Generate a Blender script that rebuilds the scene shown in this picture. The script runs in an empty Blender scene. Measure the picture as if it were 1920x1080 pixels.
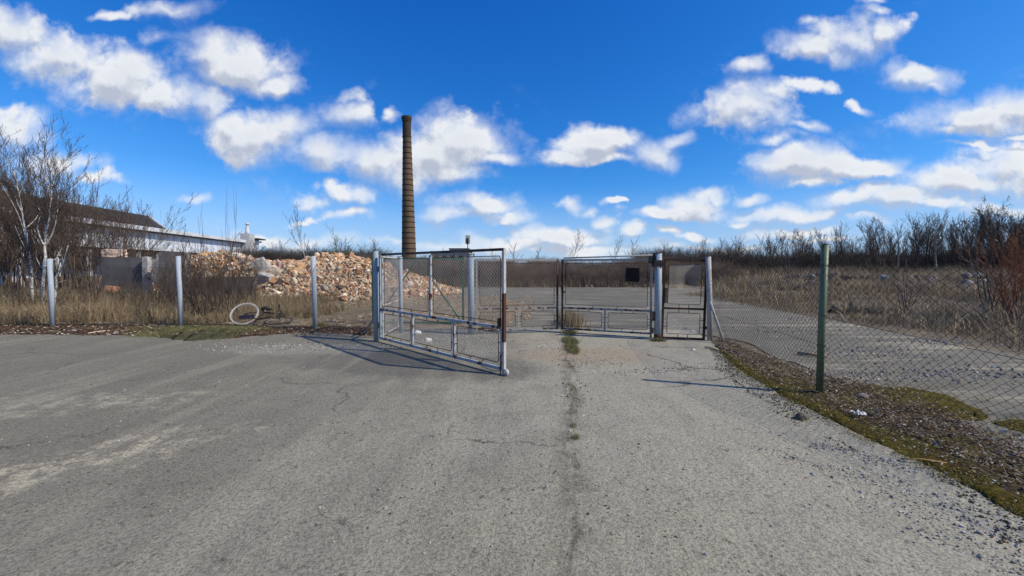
import bpy, math, random
import numpy as np
from mathutils import Vector, Matrix

rnd = random.Random(7)
R = np.random.default_rng(11)
rad = math.radians
scene = bpy.context.scene
col = scene.collection

# ------------------------------------------------------------------ camera
F = 760.0                      # focal length in photograph pixels (1920 wide)
PITCH = rad(1.5)
AXIS_Y = 520.0                 # row of the optical axis
CAM_H = 1.6
cam = bpy.data.cameras.new('camera')
cam.sensor_width = 36.0
cam.lens = 36.0 * F / 1920.0
cam.shift_y = -(540 - AXIS_Y) / 1920.0
cam.clip_start = 0.05
cam.clip_end = 5000
camo = bpy.data.objects.new('camera', cam)
camo.location = (0, 0, CAM_H)
camo.rotation_euler = (math.pi / 2 - PITCH, 0, 0)
col.objects.link(camo)
scene.camera = camo

SUN_AZ = math.atan2(2.03, -0.63)        # compass style, from +Y towards +X
SUN_EL = rad(41.5)

def ray(px, py):
    X = (px - 960) / F
    Y = (AXIS_Y - py) / F
    return (X, math.cos(PITCH) + Y * math.sin(PITCH), -math.sin(PITCH) + Y * math.cos(PITCH))

def G(px, py, z=0.0):
    d = ray(px, py)
    t = (z - CAM_H) / d[2]
    return Vector((d[0] * t, d[1] * t, z))

def at(px, py, depth):
    d = ray(px, py)
    t = depth / d[1]
    return Vector((d[0] * t, depth, CAM_H + d[2] * t))

# ------------------------------------------------------------------ node helpers
def nd(nt, kind, **kw):
    n = nt.nodes.new(kind)
    for k, v in kw.items():
        if k.startswith('i_'):
            n.inputs[int(k[2:])].default_value = v
        else:
            setattr(n, k, v)
    return n

def mth(nt, op, a, b=None, c=None, clamp=False):
    n = nt.nodes.new('ShaderNodeMath')
    n.operation = op
    n.use_clamp = clamp
    for i, v in enumerate((a, b, c)):
        if v is None:
            continue
        if isinstance(v, (int, float)):
            n.inputs[i].default_value = v
        else:
            nt.links.new(v, n.inputs[i])
    return n.outputs[0]

def smooth(nt, v, lo, hi, a=0.0, b=1.0):
    n = nt.nodes.new('ShaderNodeMapRange')
    n.interpolation_type = 'SMOOTHSTEP'
    nt.links.new(v, n.inputs[0])
    n.inputs[1].default_value = lo
    n.inputs[2].default_value = hi
    n.inputs[3].default_value = a
    n.inputs[4].default_value = b
    return n.outputs[0]

def mixc(nt, f, a, b, blend='MIX'):
    n = nt.nodes.new('ShaderNodeMix')
    n.data_type = 'RGBA'
    n.blend_type = blend
    for s, v in ((n.inputs[0], f), (n.inputs[6], a), (n.inputs[7], b)):
        if isinstance(v, (int, float)):
            s.default_value = v
        elif isinstance(v, (tuple, list)):
            s.default_value = (v[0], v[1], v[2], 1)
        else:
            nt.links.new(v, s)
    return n.outputs[2]

def noise(nt, vec, scale, detail=4, rough=0.55, dist=0.0, color=False):
    n = nt.nodes.new('ShaderNodeTexNoise')
    n.inputs['Scale'].default_value = scale
    n.inputs['Detail'].default_value = detail
    n.inputs['Roughness'].default_value = rough
    n.inputs['Distortion'].default_value = dist
    if vec is not None:
        nt.links.new(vec, n.inputs['Vector'])
    return n.outputs[1 if color else 0]

# ------------------------------------------------------------------ world: sky with cumulus clouds
CLOUDS = [  # centre px, py, radius x, radius y, weight
    (20, 62, 90, 42, 1.0), (110, 105, 105, 48, 1.05), (215, 142, 110, 50, 1.05), (310, 178, 85, 42, .95), (385, 190, 55, 34, .85), (-60, 60, 90, 50, .9),
    (395, 95, 60, 36, .95), (450, 120, 85, 42, 1.05), (520, 148, 52, 26, .95),
    (330, 12, 100, 20, .62), (200, 22, 90, 18, .5), (300, 60, 50, 30, .4),
    (485, 252, 92, 48, 1.15), (430, 232, 50, 34, 1.0), (545, 245, 46, 30, .95),
    (20, 255, 80, 50, .85), (90, 300, 100, 40, .75), (170, 330, 70, 30, .6),
    (620, 295, 75, 34, 1.0), (700, 305, 70, 34, 1.0), (800, 300, 90, 50, 1.1), (860, 265, 85, 50, 1.1), (930, 298, 60, 20, .85), (830, 325, 90, 28, .95), (870, 225, 40, 26, .6),
    (668, 213, 46, 42, .72), (728, 212, 30, 30, .5), (655, 180, 30, 24, .5),
    (640, 360, 75, 26, .78), (585, 378, 60, 20, .6), (650, 398, 75, 18, .6), (560, 405, 50, 10, .5),
    (900, 385, 80, 24, .85), (850, 402, 55, 18, .8), (950, 405, 55, 18, .8),
    (1105, 272, 70, 30, 1.1), (1055, 292, 48, 20, .95), (1150, 258, 50, 24, 1.0), (1130, 300, 75, 18, .8),
    (1232, 285, 50, 30, .9), (1285, 265, 44, 16, .8),
    (1400, 132, 42, 24, .9), (1405, 205, 90, 40, 1.05), (1455, 182, 60, 24, .85), (1520, 165, 75, 22, .65),
    (1520, 88, 65, 34, .9), (1592, 68, 85, 42, .9), (1672, 62, 44, 34, .85), (1650, 22, 50, 16, .5),
    (1525, 34, 26, 11, .7), (1638, 4, 36, 10, .7), (1610, 192, 30, 18, .7),
    (1725, 136, 72, 22, .95), (1745, 152, 40, 14, .7),
    (1500, 310, 100, 34, 1.05), (1580, 318, 100, 28, .95), (1530, 345, 80, 16, .8), (1640, 325, 50, 14, .8),
    (1450, 262, 70, 20, .6), (1515, 238, 60, 14, .6), (1430, 235, 60, 14, .55),
    (1840, 220, 115, 34, 1.0), (1900, 195, 60, 34, 1.0), (1790, 240, 60, 18, .8), (1840, 268, 90, 9, .75), (1915, 255, 60, 12, .7),
    (1890, 300, 95, 38, 1.1), (1800, 335, 110, 26, 1.05), (1690, 368, 100, 24, 1.0), (1595, 382, 70, 22, .95), (1960, 320, 70, 50, 1.1), (1760, 378, 100, 14, .8),
    (1455, 402, 100, 14, .9), (1540, 400, 70, 12, .9), (1385, 412, 30, 8, .7), (1410, 376, 40, 10, .8),
    (1068, 385, 36, 14, .85), (1112, 396, 28, 9, .7), (1132, 415, 30, 12, .85), (1157, 381, 20, 8, .65),
    (1300, 385, 70, 24, 1.0), (1250, 400, 75, 16, .95), (1345, 372, 30, 16, .9), (1190, 432, 28, 13, .9), (1252, 434, 30, 9, .8), (1300, 440, 50, 8, .7),
    (1045, 440, 110, 24, .95), (960, 455, 80, 20, .85), (1090, 470, 180, 20, .75), (860, 462, 120, 16, .55),
    (500, 442, 80, 18, .7), (590, 452, 130, 20, .55), (730, 450, 60, 14, .5), (375, 366, 38, 14, .55), (1480, 432, 110, 14, .75), (1620, 415, 60, 12, .6),
    (1340, 460, 160, 12, .6), (1890, 392, 80, 14, .9), (1540, 450, 110, 10, .6), (110, 380, 120, 14, .4),
]
world = bpy.data.worlds.new("World")
scene.world = world
world.use_nodes = True
wt = world.node_tree
wt.nodes.clear()

def cloud_group():
    g = bpy.data.node_groups.new('cloud_cover', 'ShaderNodeTree')
    g.interface.new_socket(name='Vector', in_out='INPUT', socket_type='NodeSocketVector')
    g.interface.new_socket(name='Cover', in_out='OUTPUT', socket_type='NodeSocketFloat')
    gi = g.nodes.new('NodeGroupInput')
    go = g.nodes.new('NodeGroupOutput')
    p0 = gi.outputs[0]
    # domain warp for ragged outlines
    def warp(p, sc, amt, det):
        w = noise(g, p, sc, det, .55, 0, True)
        s = nd(g, 'ShaderNodeVectorMath', operation='SUBTRACT'); g.links.new(w, s.inputs[0]); s.inputs[1].default_value = (.5, .5, .5)
        m = nd(g, 'ShaderNodeVectorMath', operation='MULTIPLY_ADD'); g.links.new(s.outputs[0], m.inputs[0]); m.inputs[1].default_value = (amt, amt * .7, 0); g.links.new(p, m.inputs[2])
        return m.outputs[0]
    p = warp(p0, 5.0, .17, 4)
    val = None
    for (cx, cy, rx, ry, w) in CLOUDS:
        d = ray(cx, cy)
        u, v = d[0] / d[1], d[2] / d[1]
        iu, iv = F / (rx * 1.08), F / (ry * 1.06)
        a = g.nodes.new('ShaderNodeVectorMath'); a.operation = 'MULTIPLY_ADD'
        g.links.new(p, a.inputs[0]); a.inputs[1].default_value = (iu, iv, 0); a.inputs[2].default_value = (-u * iu, -v * iv, 0)
        l = g.nodes.new('ShaderNodeVectorMath'); l.operation = 'LENGTH'
        g.links.new(a.outputs[0], l.inputs[0])
        s = mth(g, 'MULTIPLY_ADD', l.outputs['Value'], -1.0, w)
        val = s if val is None else mth(g, 'SMOOTH_MAX', val, s, .12)
    n1 = noise(g, p0, 9, 10, .62)
    n2 = noise(g, p0, 24, 5, .5)
    v = mth(g, 'ADD', val, mth(g, 'MULTIPLY_ADD', n1, 1.9, -.98))
    v = mth(g, 'ADD', v, mth(g, 'MULTIPLY_ADD', n2, .30, -.15))
    g.links.new(v, go.inputs[0])
    return g

GRADE = ((1.25, 2.2, 2.0), (.96, 1.2, .32), (1.17, .78, 0))
def make_world():
    nt = wt
    tc = nt.nodes.new('ShaderNodeTexCoord')
    sky = nt.nodes.new('ShaderNodeTexSky')
    sky.sky_type = 'NISHITA'
    sky.sun_disc = False
    sky.sun_elevation = SUN_EL
    sky.sun_rotation = SUN_AZ
    sky.altitude = 300
    sky.air_density = 1.0
    sky.dust_density = 0.25
    sky.ozone_density = 2.0
    hs = nt.nodes.new('ShaderNodeHueSaturation')
    hs.inputs['Saturation'].default_value = 1.0
    hs.inputs['Value'].default_value = 1.0
    nt.links.new(sky.outputs[0], hs.inputs['Color'])
    bg = nt.nodes.new('ShaderNodeBackground'); bg.inputs[1].default_value = 0.12
    sc_ = nt.nodes.new('ShaderNodeSeparateColor'); nt.links.new(hs.outputs[0], sc_.inputs[0])
    cc_ = nt.nodes.new('ShaderNodeCombineColor')
    for i, (ka, kg, kc) in enumerate(GRADE):        # deeper, cleaner blue than the stock atmosphere
        q = mth(nt, 'POWER', mth(nt, 'MULTIPLY', sc_.outputs[i], .12), kg)
        if kc:
            q = mth(nt, 'DIVIDE', q, mth(nt, 'MULTIPLY_ADD', q, kc, 1.0))
        nt.links.new(mth(nt, 'MULTIPLY', q, ka / .12), cc_.inputs[i])
    sp = nt.nodes.new('ShaderNodeSeparateXYZ'); nt.links.new(tc.outputs['Generated'], sp.inputs[0])
    hz = smooth(nt, sp.outputs[2], .0, .2, .7, 0)
    nt.links.new(mixc(nt, hz, cc_.outputs[0], tuple(q / .12 for q in (.46, .62, .86))), bg.inputs[0])
    ay = mth(nt, 'MAXIMUM', mth(nt, 'ABSOLUTE', sp.outputs[1]), .12)
    u = mth(nt, 'DIVIDE', sp.outputs[0], ay)
    v = mth(nt, 'DIVIDE', sp.outputs[2], ay)
    cb = nt.nodes.new('ShaderNodeCombineXYZ'); nt.links.new(u, cb.inputs[0]); nt.links.new(v, cb.inputs[1])
    g = cloud_group()
    ga = nt.nodes.new('ShaderNodeGroup'); ga.node_tree = g; nt.links.new(cb.outputs[0], ga.inputs[0])
    off = nd(nt, 'ShaderNodeVectorMath', operation='ADD'); nt.links.new(cb.outputs[0], off.inputs[0]); off.inputs[1].default_value = (.012, .028, 0)
    gb = nt.nodes.new('ShaderNodeGroup'); gb.node_tree = g; nt.links.new(off.outputs[0], gb.inputs[0])
    cover = ga.outputs[0]
    # edge softness varies: crisp heads here, wispy fringes there
    wn = smooth(nt, noise(nt, cb.outputs[0], 5.5, 4, .6), .36, .62, .42, 1.7)
    al = mth(nt, 'DIVIDE', mth(nt, 'ADD', cover, mth(nt, 'MULTIPLY', wn, .34)), wn, clamp=True)
    alpha = smooth(nt, al, 0, 1)
    # thin veils
    stv = nt.nodes.new('ShaderNodeMapping'); stv.inputs['Scale'].default_value = (1.0, 2.2, 1); stv.inputs['Rotation'].default_value = (0, 0, .5); nt.links.new(cb.outputs[0], stv.inputs[0])
    veil = smooth(nt, noise(nt, stv.outputs[0], 3.2, 9, .68, .6), .54, .80, 0, .38)
    veil = mth(nt, 'MULTIPLY', veil, smooth(nt, cover, -1.3, -.2))
    alpha = mth(nt, 'MAXIMUM', alpha, veil)
    up = smooth(nt, sp.outputs[2], -.02, .03)
    alpha = mth(nt, 'MULTIPLY', alpha, up)
    alpha = mth(nt, 'MULTIPLY', alpha, .97)
    diff = mth(nt, 'SUBTRACT', cover, gb.outputs[0])
    lit = smooth(nt, diff, -.48, .26)
    thick = smooth(nt, cover, .3, 1.2)
    lit2 = mth(nt, 'MULTIPLY_ADD', thick, -.22, lit, clamp=True)
    cc = mixc(nt, lit2, (.49, .54, .65), (.86, .885, .92))
    cbg = nt.nodes.new('ShaderNodeBackground'); cbg.inputs[1].default_value = 1.0
    nt.links.new(cc, cbg.inputs[0])
    mx = nt.nodes.new('ShaderNodeMixShader')
    nt.links.new(alpha, mx.inputs[0]); nt.links.new(bg.outputs[0], mx.inputs[1]); nt.links.new(cbg.outputs[0], mx.inputs[2])
    out = nt.nodes.new('ShaderNodeOutputWorld')
    nt.links.new(mx.outputs[0], out.inputs[0])
make_world()

# ------------------------------------------------------------------ sun, exposure
sun = bpy.data.lights.new('sun', 'SUN')
sun.energy = 4.9
sun.angle = rad(0.7)
sun.color = (1.0, .90, .74)
suno = bpy.data.objects.new('sun', sun)
sd = Vector((math.sin(SUN_AZ) * math.cos(SUN_EL), math.cos(SUN_AZ) * math.cos(SUN_EL), math.sin(SUN_EL)))
suno.rotation_euler = sd.to_track_quat('Z', 'Y').to_euler()
col.objects.link(suno)
scene.view_settings.view_transform = 'Standard'
scene.view_settings.look = 'None'
scene.view_settings.exposure = 0.0
scene.view_settings.gamma = 1.0

# ------------------------------------------------------------------ mesh builder
class MB:
    def __init__(s):
        s.v = []; s.l = []; s.n = []; s.c = []; s.m = []; s.k = 0; s.sm = []
    def add(s, V, loops, sizes, color=None, mat=0, smooth=False):
        V = np.asarray(V, dtype=np.float32).reshape(-1, 3)
        loops = np.asarray(loops, dtype=np.int32).ravel(); sizes = np.asarray(sizes, dtype=np.int32).ravel()
        s.v.append(V); s.l.append(loops + s.k); s.n.append(sizes); s.k += len(V)
        nf = len(sizes)
        if color is None: color = (1, 1, 1)
        c = np.asarray(color, dtype=np.float32)
        if c.ndim == 1: c = np.tile(c, (nf, 1))
        s.c.append(c)
        s.m.append(np.full(nf, mat, dtype=np.int32)); s.sm.append(np.full(nf, smooth, dtype=bool))
        return s
    def quads(s, V, Q, **k):
        Q = np.asarray(Q); return s.add(V, Q, np.full(len(Q), Q.shape[1]), **k)
    def box(s, c, d, rot=None, **k):
        x, y, z = d[0] / 2, d[1] / 2, d[2] / 2
        V = np.array([(-x,-y,-z),(x,-y,-z),(x,y,-z),(-x,y,-z),(-x,-y,z),(x,-y,z),(x,y,z),(-x,y,z)])
        if rot is not None: V = V @ np.array(rot.to_3x3() if hasattr(rot, 'to_3x3') else rot).T
        V = V + np.array(c)
        return s.quads(V, [(0,3,2,1),(4,5,6,7),(0,1,5,4),(1,2,6,5),(2,3,7,6),(3,0,4,7)], **k)
    def bar(s, a, b, w, h=None, **k):          # rectangular bar from a to b
        a = Vector(a); b = Vector(b); h = h or w
        z = (b - a).normalized(); up = Vector((0, 1, 0)) if abs(z.z) > .5 else Vector((0, 0, 1))
        x = up.cross(z).normalized(); y = z.cross(x)
        M = Matrix((x, y, z)).transposed()
        return s.box((a + b) / 2, (w, h, (b - a).length), M, **k)
    def segs(s, P0, P1, R0, R1, n=3, **k):      # many independent tapered prisms
        P0 = np.asarray(P0, float).reshape(-1, 3); P1 = np.asarray(P1, float).reshape(-1, 3)
        N = len(P0)
        if N == 0: return s
        R0 = np.broadcast_to(np.asarray(R0, float), (N,)); R1 = np.broadcast_to(np.asarray(R1, float), (N,))
        d = P1 - P0; L = np.linalg.norm(d, axis=1, keepdims=True) + 1e-9; d = d / L
        ref = np.where(np.abs(d[:, 2:3]) > .9, np.array([[1., 0, 0]]), np.array([[0, 0, 1.]]))
        x = np.cross(ref, d); x /= np.linalg.norm(x, axis=1, keepdims=True); y = np.cross(d, x)
        a = np.arange(n) / n * 2 * np.pi
        ring = x[:, None, :] * np.cos(a)[None, :, None] + y[:, None, :] * np.sin(a)[None, :, None]
        V = np.concatenate([P0[:, None] + ring * R0[:, None, None], P1[:, None] + ring * R1[:, None, None]], axis=1).reshape(-1, 3)
        i = np.arange(n); j = (i + 1) % n
        q = np.stack([i, j, j + n, i + n], 1)
        Q = (q[None] + (np.arange(N) * 2 * n)[:, None, None]).reshape(-1, 4)
        if 'color' in k and np.ndim(k['color']) == 2: k['color'] = np.repeat(k['color'], n, axis=0)
        k.setdefault('smooth', True)
        return s.quads(V, Q, **k)
    def tube(s, pts, r, n=8, cap=True, closed=False, **k):
        pts = np.asarray(pts, float); m = len(pts)
        rr = np.broadcast_to(np.asarray(r, float), (m,))
        V = []
        T = np.gradient(pts, axis=0)
        if closed: T = np.roll(pts, -1, 0) - np.roll(pts, 1, 0)
        x = None
        for i in range(m):
            t = T[i] / (np.linalg.norm(T[i]) + 1e-12)
            if x is None:
                ref = np.array((1., 0, 0)) if abs(t[2]) > .8 else np.array((0, 0, 1.))
                x = np.cross(ref, t)
            x = x - t * np.dot(x, t); x /= np.linalg.norm(x) + 1e-12
            y = np.cross(t, x)
            for a in range(n):
                q = 2 * math.pi * a / n
                V.append(pts[i] + (x * math.cos(q) + y * math.sin(q)) * rr[i])
        Q = []
        for i in range(m if closed else m - 1):
            i2 = (i + 1) % m
            for a in range(n):
                b = (a + 1) % n
                Q.append((i * n + a, i * n + b, i2 * n + b, i2 * n + a))
        k.setdefault('smooth', True)
        loops = [v for q in Q for v in q]; sizes = [4] * len(Q)
        if cap and not closed:
            loops += list(range(n))[::-1] + [(m - 1) * n + a for a in range(n)]; sizes += [n, n]
        return s.add(V, loops, sizes, **k)
    def build(s, name, mats, parent=None, attr=False, loc=None):
        me = bpy.data.meshes.new(name)
        if s.v:
            V = np.concatenate(s.v); L = np.concatenate(s.l); N = np.concatenate(s.n)
            me.vertices.add(len(V)); me.vertices.foreach_set('co', V.ravel())
            me.loops.add(len(L)); me.loops.foreach_set('vertex_index', L)
            me.polygons.add(len(N))
            st = np.concatenate([[0], np.cumsum(N)[:-1]]).astype(np.int32)
            me.polygons.foreach_set('loop_start', st); me.polygons.foreach_set('loop_total', N)
            me.polygons.foreach_set('material_index', np.concatenate(s.m))
            me.polygons.foreach_set('use_smooth', np.concatenate(s.sm))
            if attr:
                C = np.concatenate(s.c)
                a = me.attributes.new('tint', 'FLOAT_COLOR', 'FACE')
                a.data.foreach_set('color', np.concatenate([C, np.ones((len(C), 1), np.float32)], 1).ravel().astype(np.float32))
            me.update(calc_edges=True); me.validate()
        if not isinstance(mats, (list, tuple)): mats = [mats]
        for m in mats: me.materials.append(m)
        o = bpy.data.objects.new(name, me)
        if loc is not None: o.location = loc
        if parent is not None: o.parent = parent
        col.objects.link(o)
        return o

def tag(o, label=None, cat=None, group=None, kind=None):
    if label: o['label'] = label
    if cat: o['category'] = cat
    if group: o['group'] = group
    if kind: o['kind'] = kind
    return o

def empty(name, loc=(0, 0, 0), rz=0.0):
    o = bpy.data.objects.new(name, None); o.empty_display_size = .2
    o.location = loc; o.rotation_euler = (0, 0, rz); col.objects.link(o)
    return o

def copy_tree(o, parent=None):
    c = o.copy(); col.objects.link(c)
    if parent is not None: c.parent = parent
    for ch in list(o.children): copy_tree(ch, c)
    return c

# value noise on numpy arrays
_perm = np.random.default_rng(3).random((256, 256))
def vnoise(x, y, s=1.0):
    x = np.asarray(x, float) * s + 1000; y = np.asarray(y, float) * s + 1000
    xi = np.floor(x).astype(int); yi = np.floor(y).astype(int); fx = x - xi; fy = y - yi
    fx = fx * fx * (3 - 2 * fx); fy = fy * fy * (3 - 2 * fy)
    a = _perm[xi % 256, yi % 256]; b = _perm[(xi + 1) % 256, yi % 256]; c = _perm[xi % 256, (yi + 1) % 256]; d = _perm[(xi + 1) % 256, (yi + 1) % 256]
    return (a * (1 - fx) + b * fx) * (1 - fy) + (c * (1 - fx) + d * fx) * fy - .5
def fbm(x, y, s=1.0, o=4):
    t = 0; a = 1
    for i in range(o):
        t = t + vnoise(np.asarray(x) + 17 * i, np.asarray(y) - 9 * i, s) * a; s *= 2.03; a *= .5
    return t

# ------------------------------------------------------------------ materials
def new_mat(name):
    m = bpy.data.materials.new(name); m.use_nodes = True
    nt = m.node_tree; b = nt.nodes['Principled BSDF']
    b.inputs['Roughness'].default_value = .85
    b.inputs['Specular IOR Level'].default_value = .3
    return m, nt, b

def bump(nt, b, h, strength=.5, dist=.01):
    n = nt.nodes.new('ShaderNodeBump'); n.inputs['Strength'].default_value = strength; n.inputs['Distance'].default_value = dist
    nt.links.new(h, n.inputs['Height']); nt.links.new(n.outputs[0], b.inputs['Normal'])

def objco(nt):
    return nt.nodes.new('ShaderNodeTexCoord').outputs['Object']

def simple(name, c, rough=.85, var=.25, scale=6, metal=0, bmp=0):
    m, nt, b = new_mat(name)
    co = objco(nt)
    n = noise(nt, co, scale, 6, .6)
    f = smooth(nt, n, .3, .7)
    a = tuple(x * (1 - var) for x in c); d = tuple(min(1, x * (1 + var)) for x in c)
    nt.links.new(mixc(nt, f, a, d), b.inputs['Base Color'])
    b.inputs['Roughness'].default_value = rough; b.inputs['Metallic'].default_value = metal
    if bmp: bump(nt, b, noise(nt, co, scale * 6, 4), bmp, .01)
    return m

def tinted(name, rough=.9, var=.25, scale=12, trans=0.0, mul=1.0, bmp=0.0):
    m, nt, b = new_mat(name)
    at_ = nt.nodes.new('ShaderNodeAttribute'); at_.attribute_name = 'tint'
    n = noise(nt, objco(nt), scale, 5, .6)
    f = smooth(nt, n, .3, .7, (1 - var) * mul, (1 + var) * mul)
    c = nd(nt, 'ShaderNodeVectorMath', operation='SCALE'); nt.links.new(at_.outputs['Color'], c.inputs[0]); nt.links.new(f, c.inputs['Scale'])
    nt.links.new(c.outputs[0], b.inputs['Base Color'])
    b.inputs['Roughness'].default_value = rough
    if bmp: bump(nt, b, noise(nt, objco(nt), scale * 3, 4), bmp, .02)
    return m

def painted(name, paint, rust, cover, rough=.55, scale=5, stretch=.35):
    """old paint with rust patches; cover = share of paint"""
    m, nt, b = new_mat(name)
    co = objco(nt)
    mp = nt.nodes.new('ShaderNodeMapping'); mp.inputs['Scale'].default_value = (1, 1, stretch); nt.links.new(co, mp.inputs[0])
    n = noise(nt, mp.outputs[0], scale, 8, .65)
    t = .5 + (cover - .5) * .55
    f = smooth(nt, n, t - .02, t + .03)
    n2 = noise(nt, co, 22, 5)
    pc = mixc(nt, n2, tuple(x * .75 for x in paint), tuple(min(1, x * 1.15) for x in paint))
    rc = mixc(nt, n2, tuple(x * .4 for x in rust), tuple(x * 1.5 for x in rust))
    streak = smooth(nt, noise(nt, mp.outputs[0], scale * 5, 5, .6), .52, .75, 0, .55)
    pc = mixc(nt, streak, pc, tuple((p * .4 + r * .6) for p, r in zip(paint, rust)))
    nt.links.new(mixc(nt, f, pc, rc), b.inputs['Base Color'])
    nt.links.new(smooth(nt, f, 0, 1, rough, .9), b.inputs['Roughness'])
    bump(nt, b, n, .3, .004)
    return m

RUST = (.10, .045, .025)
M = {}
M['pale'] = painted('pale_blue_paint', (.34, .37, .385), RUST, .60, .6, 7, .5)
M['postblue'] = painted('blue_grey_paint', (.28, .34, .38), RUST, .76, .5, 3)
M['postpale'] = painted('pale_post_paint', (.36, .41, .46), (.12, .09, .07), .80, .6, 3)
M['darkmetal'] = painted('dark_rusty_metal', (.10, .088, .078), (.06, .03, .02), .5, .7)
M['rustred'] = painted('red_rust', (.075, .030, .020), (.04, .022, .018), .7, .8)
M['chipped'] = painted('chipped_white_paint', (.46, .44, .41), (.10, .045, .03), .62, .6, 4, .6)
M['green'] = painted('worn_green_paint', (.06, .13, .085), (.05, .04, .03), .82, .5, 6)
M['greenpost'] = painted('weathered_green_paint', (.115, .15, .085), (.05, .05, .04), .72, .5, 7, .5)
M['greygate'] = painted('grey_gate_paint', (.32, .31, .29), RUST, .75, .6, 5)
M['concretepost'] = painted('whitish_post', (.42, .41, .38), (.10, .09, .08), .75, .85, 9, .6)
M['wire'] = simple('old_wire', (.028, .026, .024), .6, .3, 3)
M['wirelight'] = simple('galvanised_wire', (.38, .38, .36), .5, .25, 3, .3)
M['wiregrey'] = simple('dull_wire', (.16, .155, .145), .6, .25, 3)
M['bark'] = simple('dark_bark', (.055, .046, .040), .95, .3, 5)
M['twig'] = simple('twig_brown', (.072, .056, .046), .95, .3, 1.5)
M['twigdark'] = simple('twig_dark', (.038, .034, .031), .95, .3, 1.5)
M['twigred'] = simple('twig_red', (.24, .095, .045), .9, .3, 2)
M['twiggrey'] = simple('twig_grey', (.20, .175, .15), .95, .3, 2)
M['leaf'] = tinted('grass_blade', .8, .15, 2)
M['rubble'] = tinted('rubble', .95, .3, 9, bmp=.4)
M['gravel'] = tinted('gravel', .95, .2, 60)
M['litter'] = tinted('litter', .85, .2, 20)
M['stone'] = simple('grey_stone', (.2, .19, .175), .95, .35, 5, 0, .5)
M['tyre'] = simple('rubber', (.02, .02, .022), .7, .3, 8)

def birch_bark():
    m, nt, b = new_mat('birch_bark')
    co = objco(nt)
    mp = nt.nodes.new('ShaderNodeMapping'); mp.inputs['Scale'].default_value = (6, 6, 22); nt.links.new(co, mp.inputs[0])
    n = noise(nt, mp.outputs[0], 1.0, 4, .6)
    f = smooth(nt, n, .56, .62)
    nt.links.new(mixc(nt, f, (.56, .53, .48), (.05, .045, .04)), b.inputs['Base Color'])
    return m
M['birch'] = birch_bark()
M['twigbank'] = simple('brush_brown', (.17, .125, .09), .95, .4, .8)
M['twigbrown'] = simple('stem_brown', (.10, .072, .054), .95, .35, 1.5)
M['twigwood'] = simple('wood_edge_twig', (.082, .064, .050), .95, .4, .6)

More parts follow.
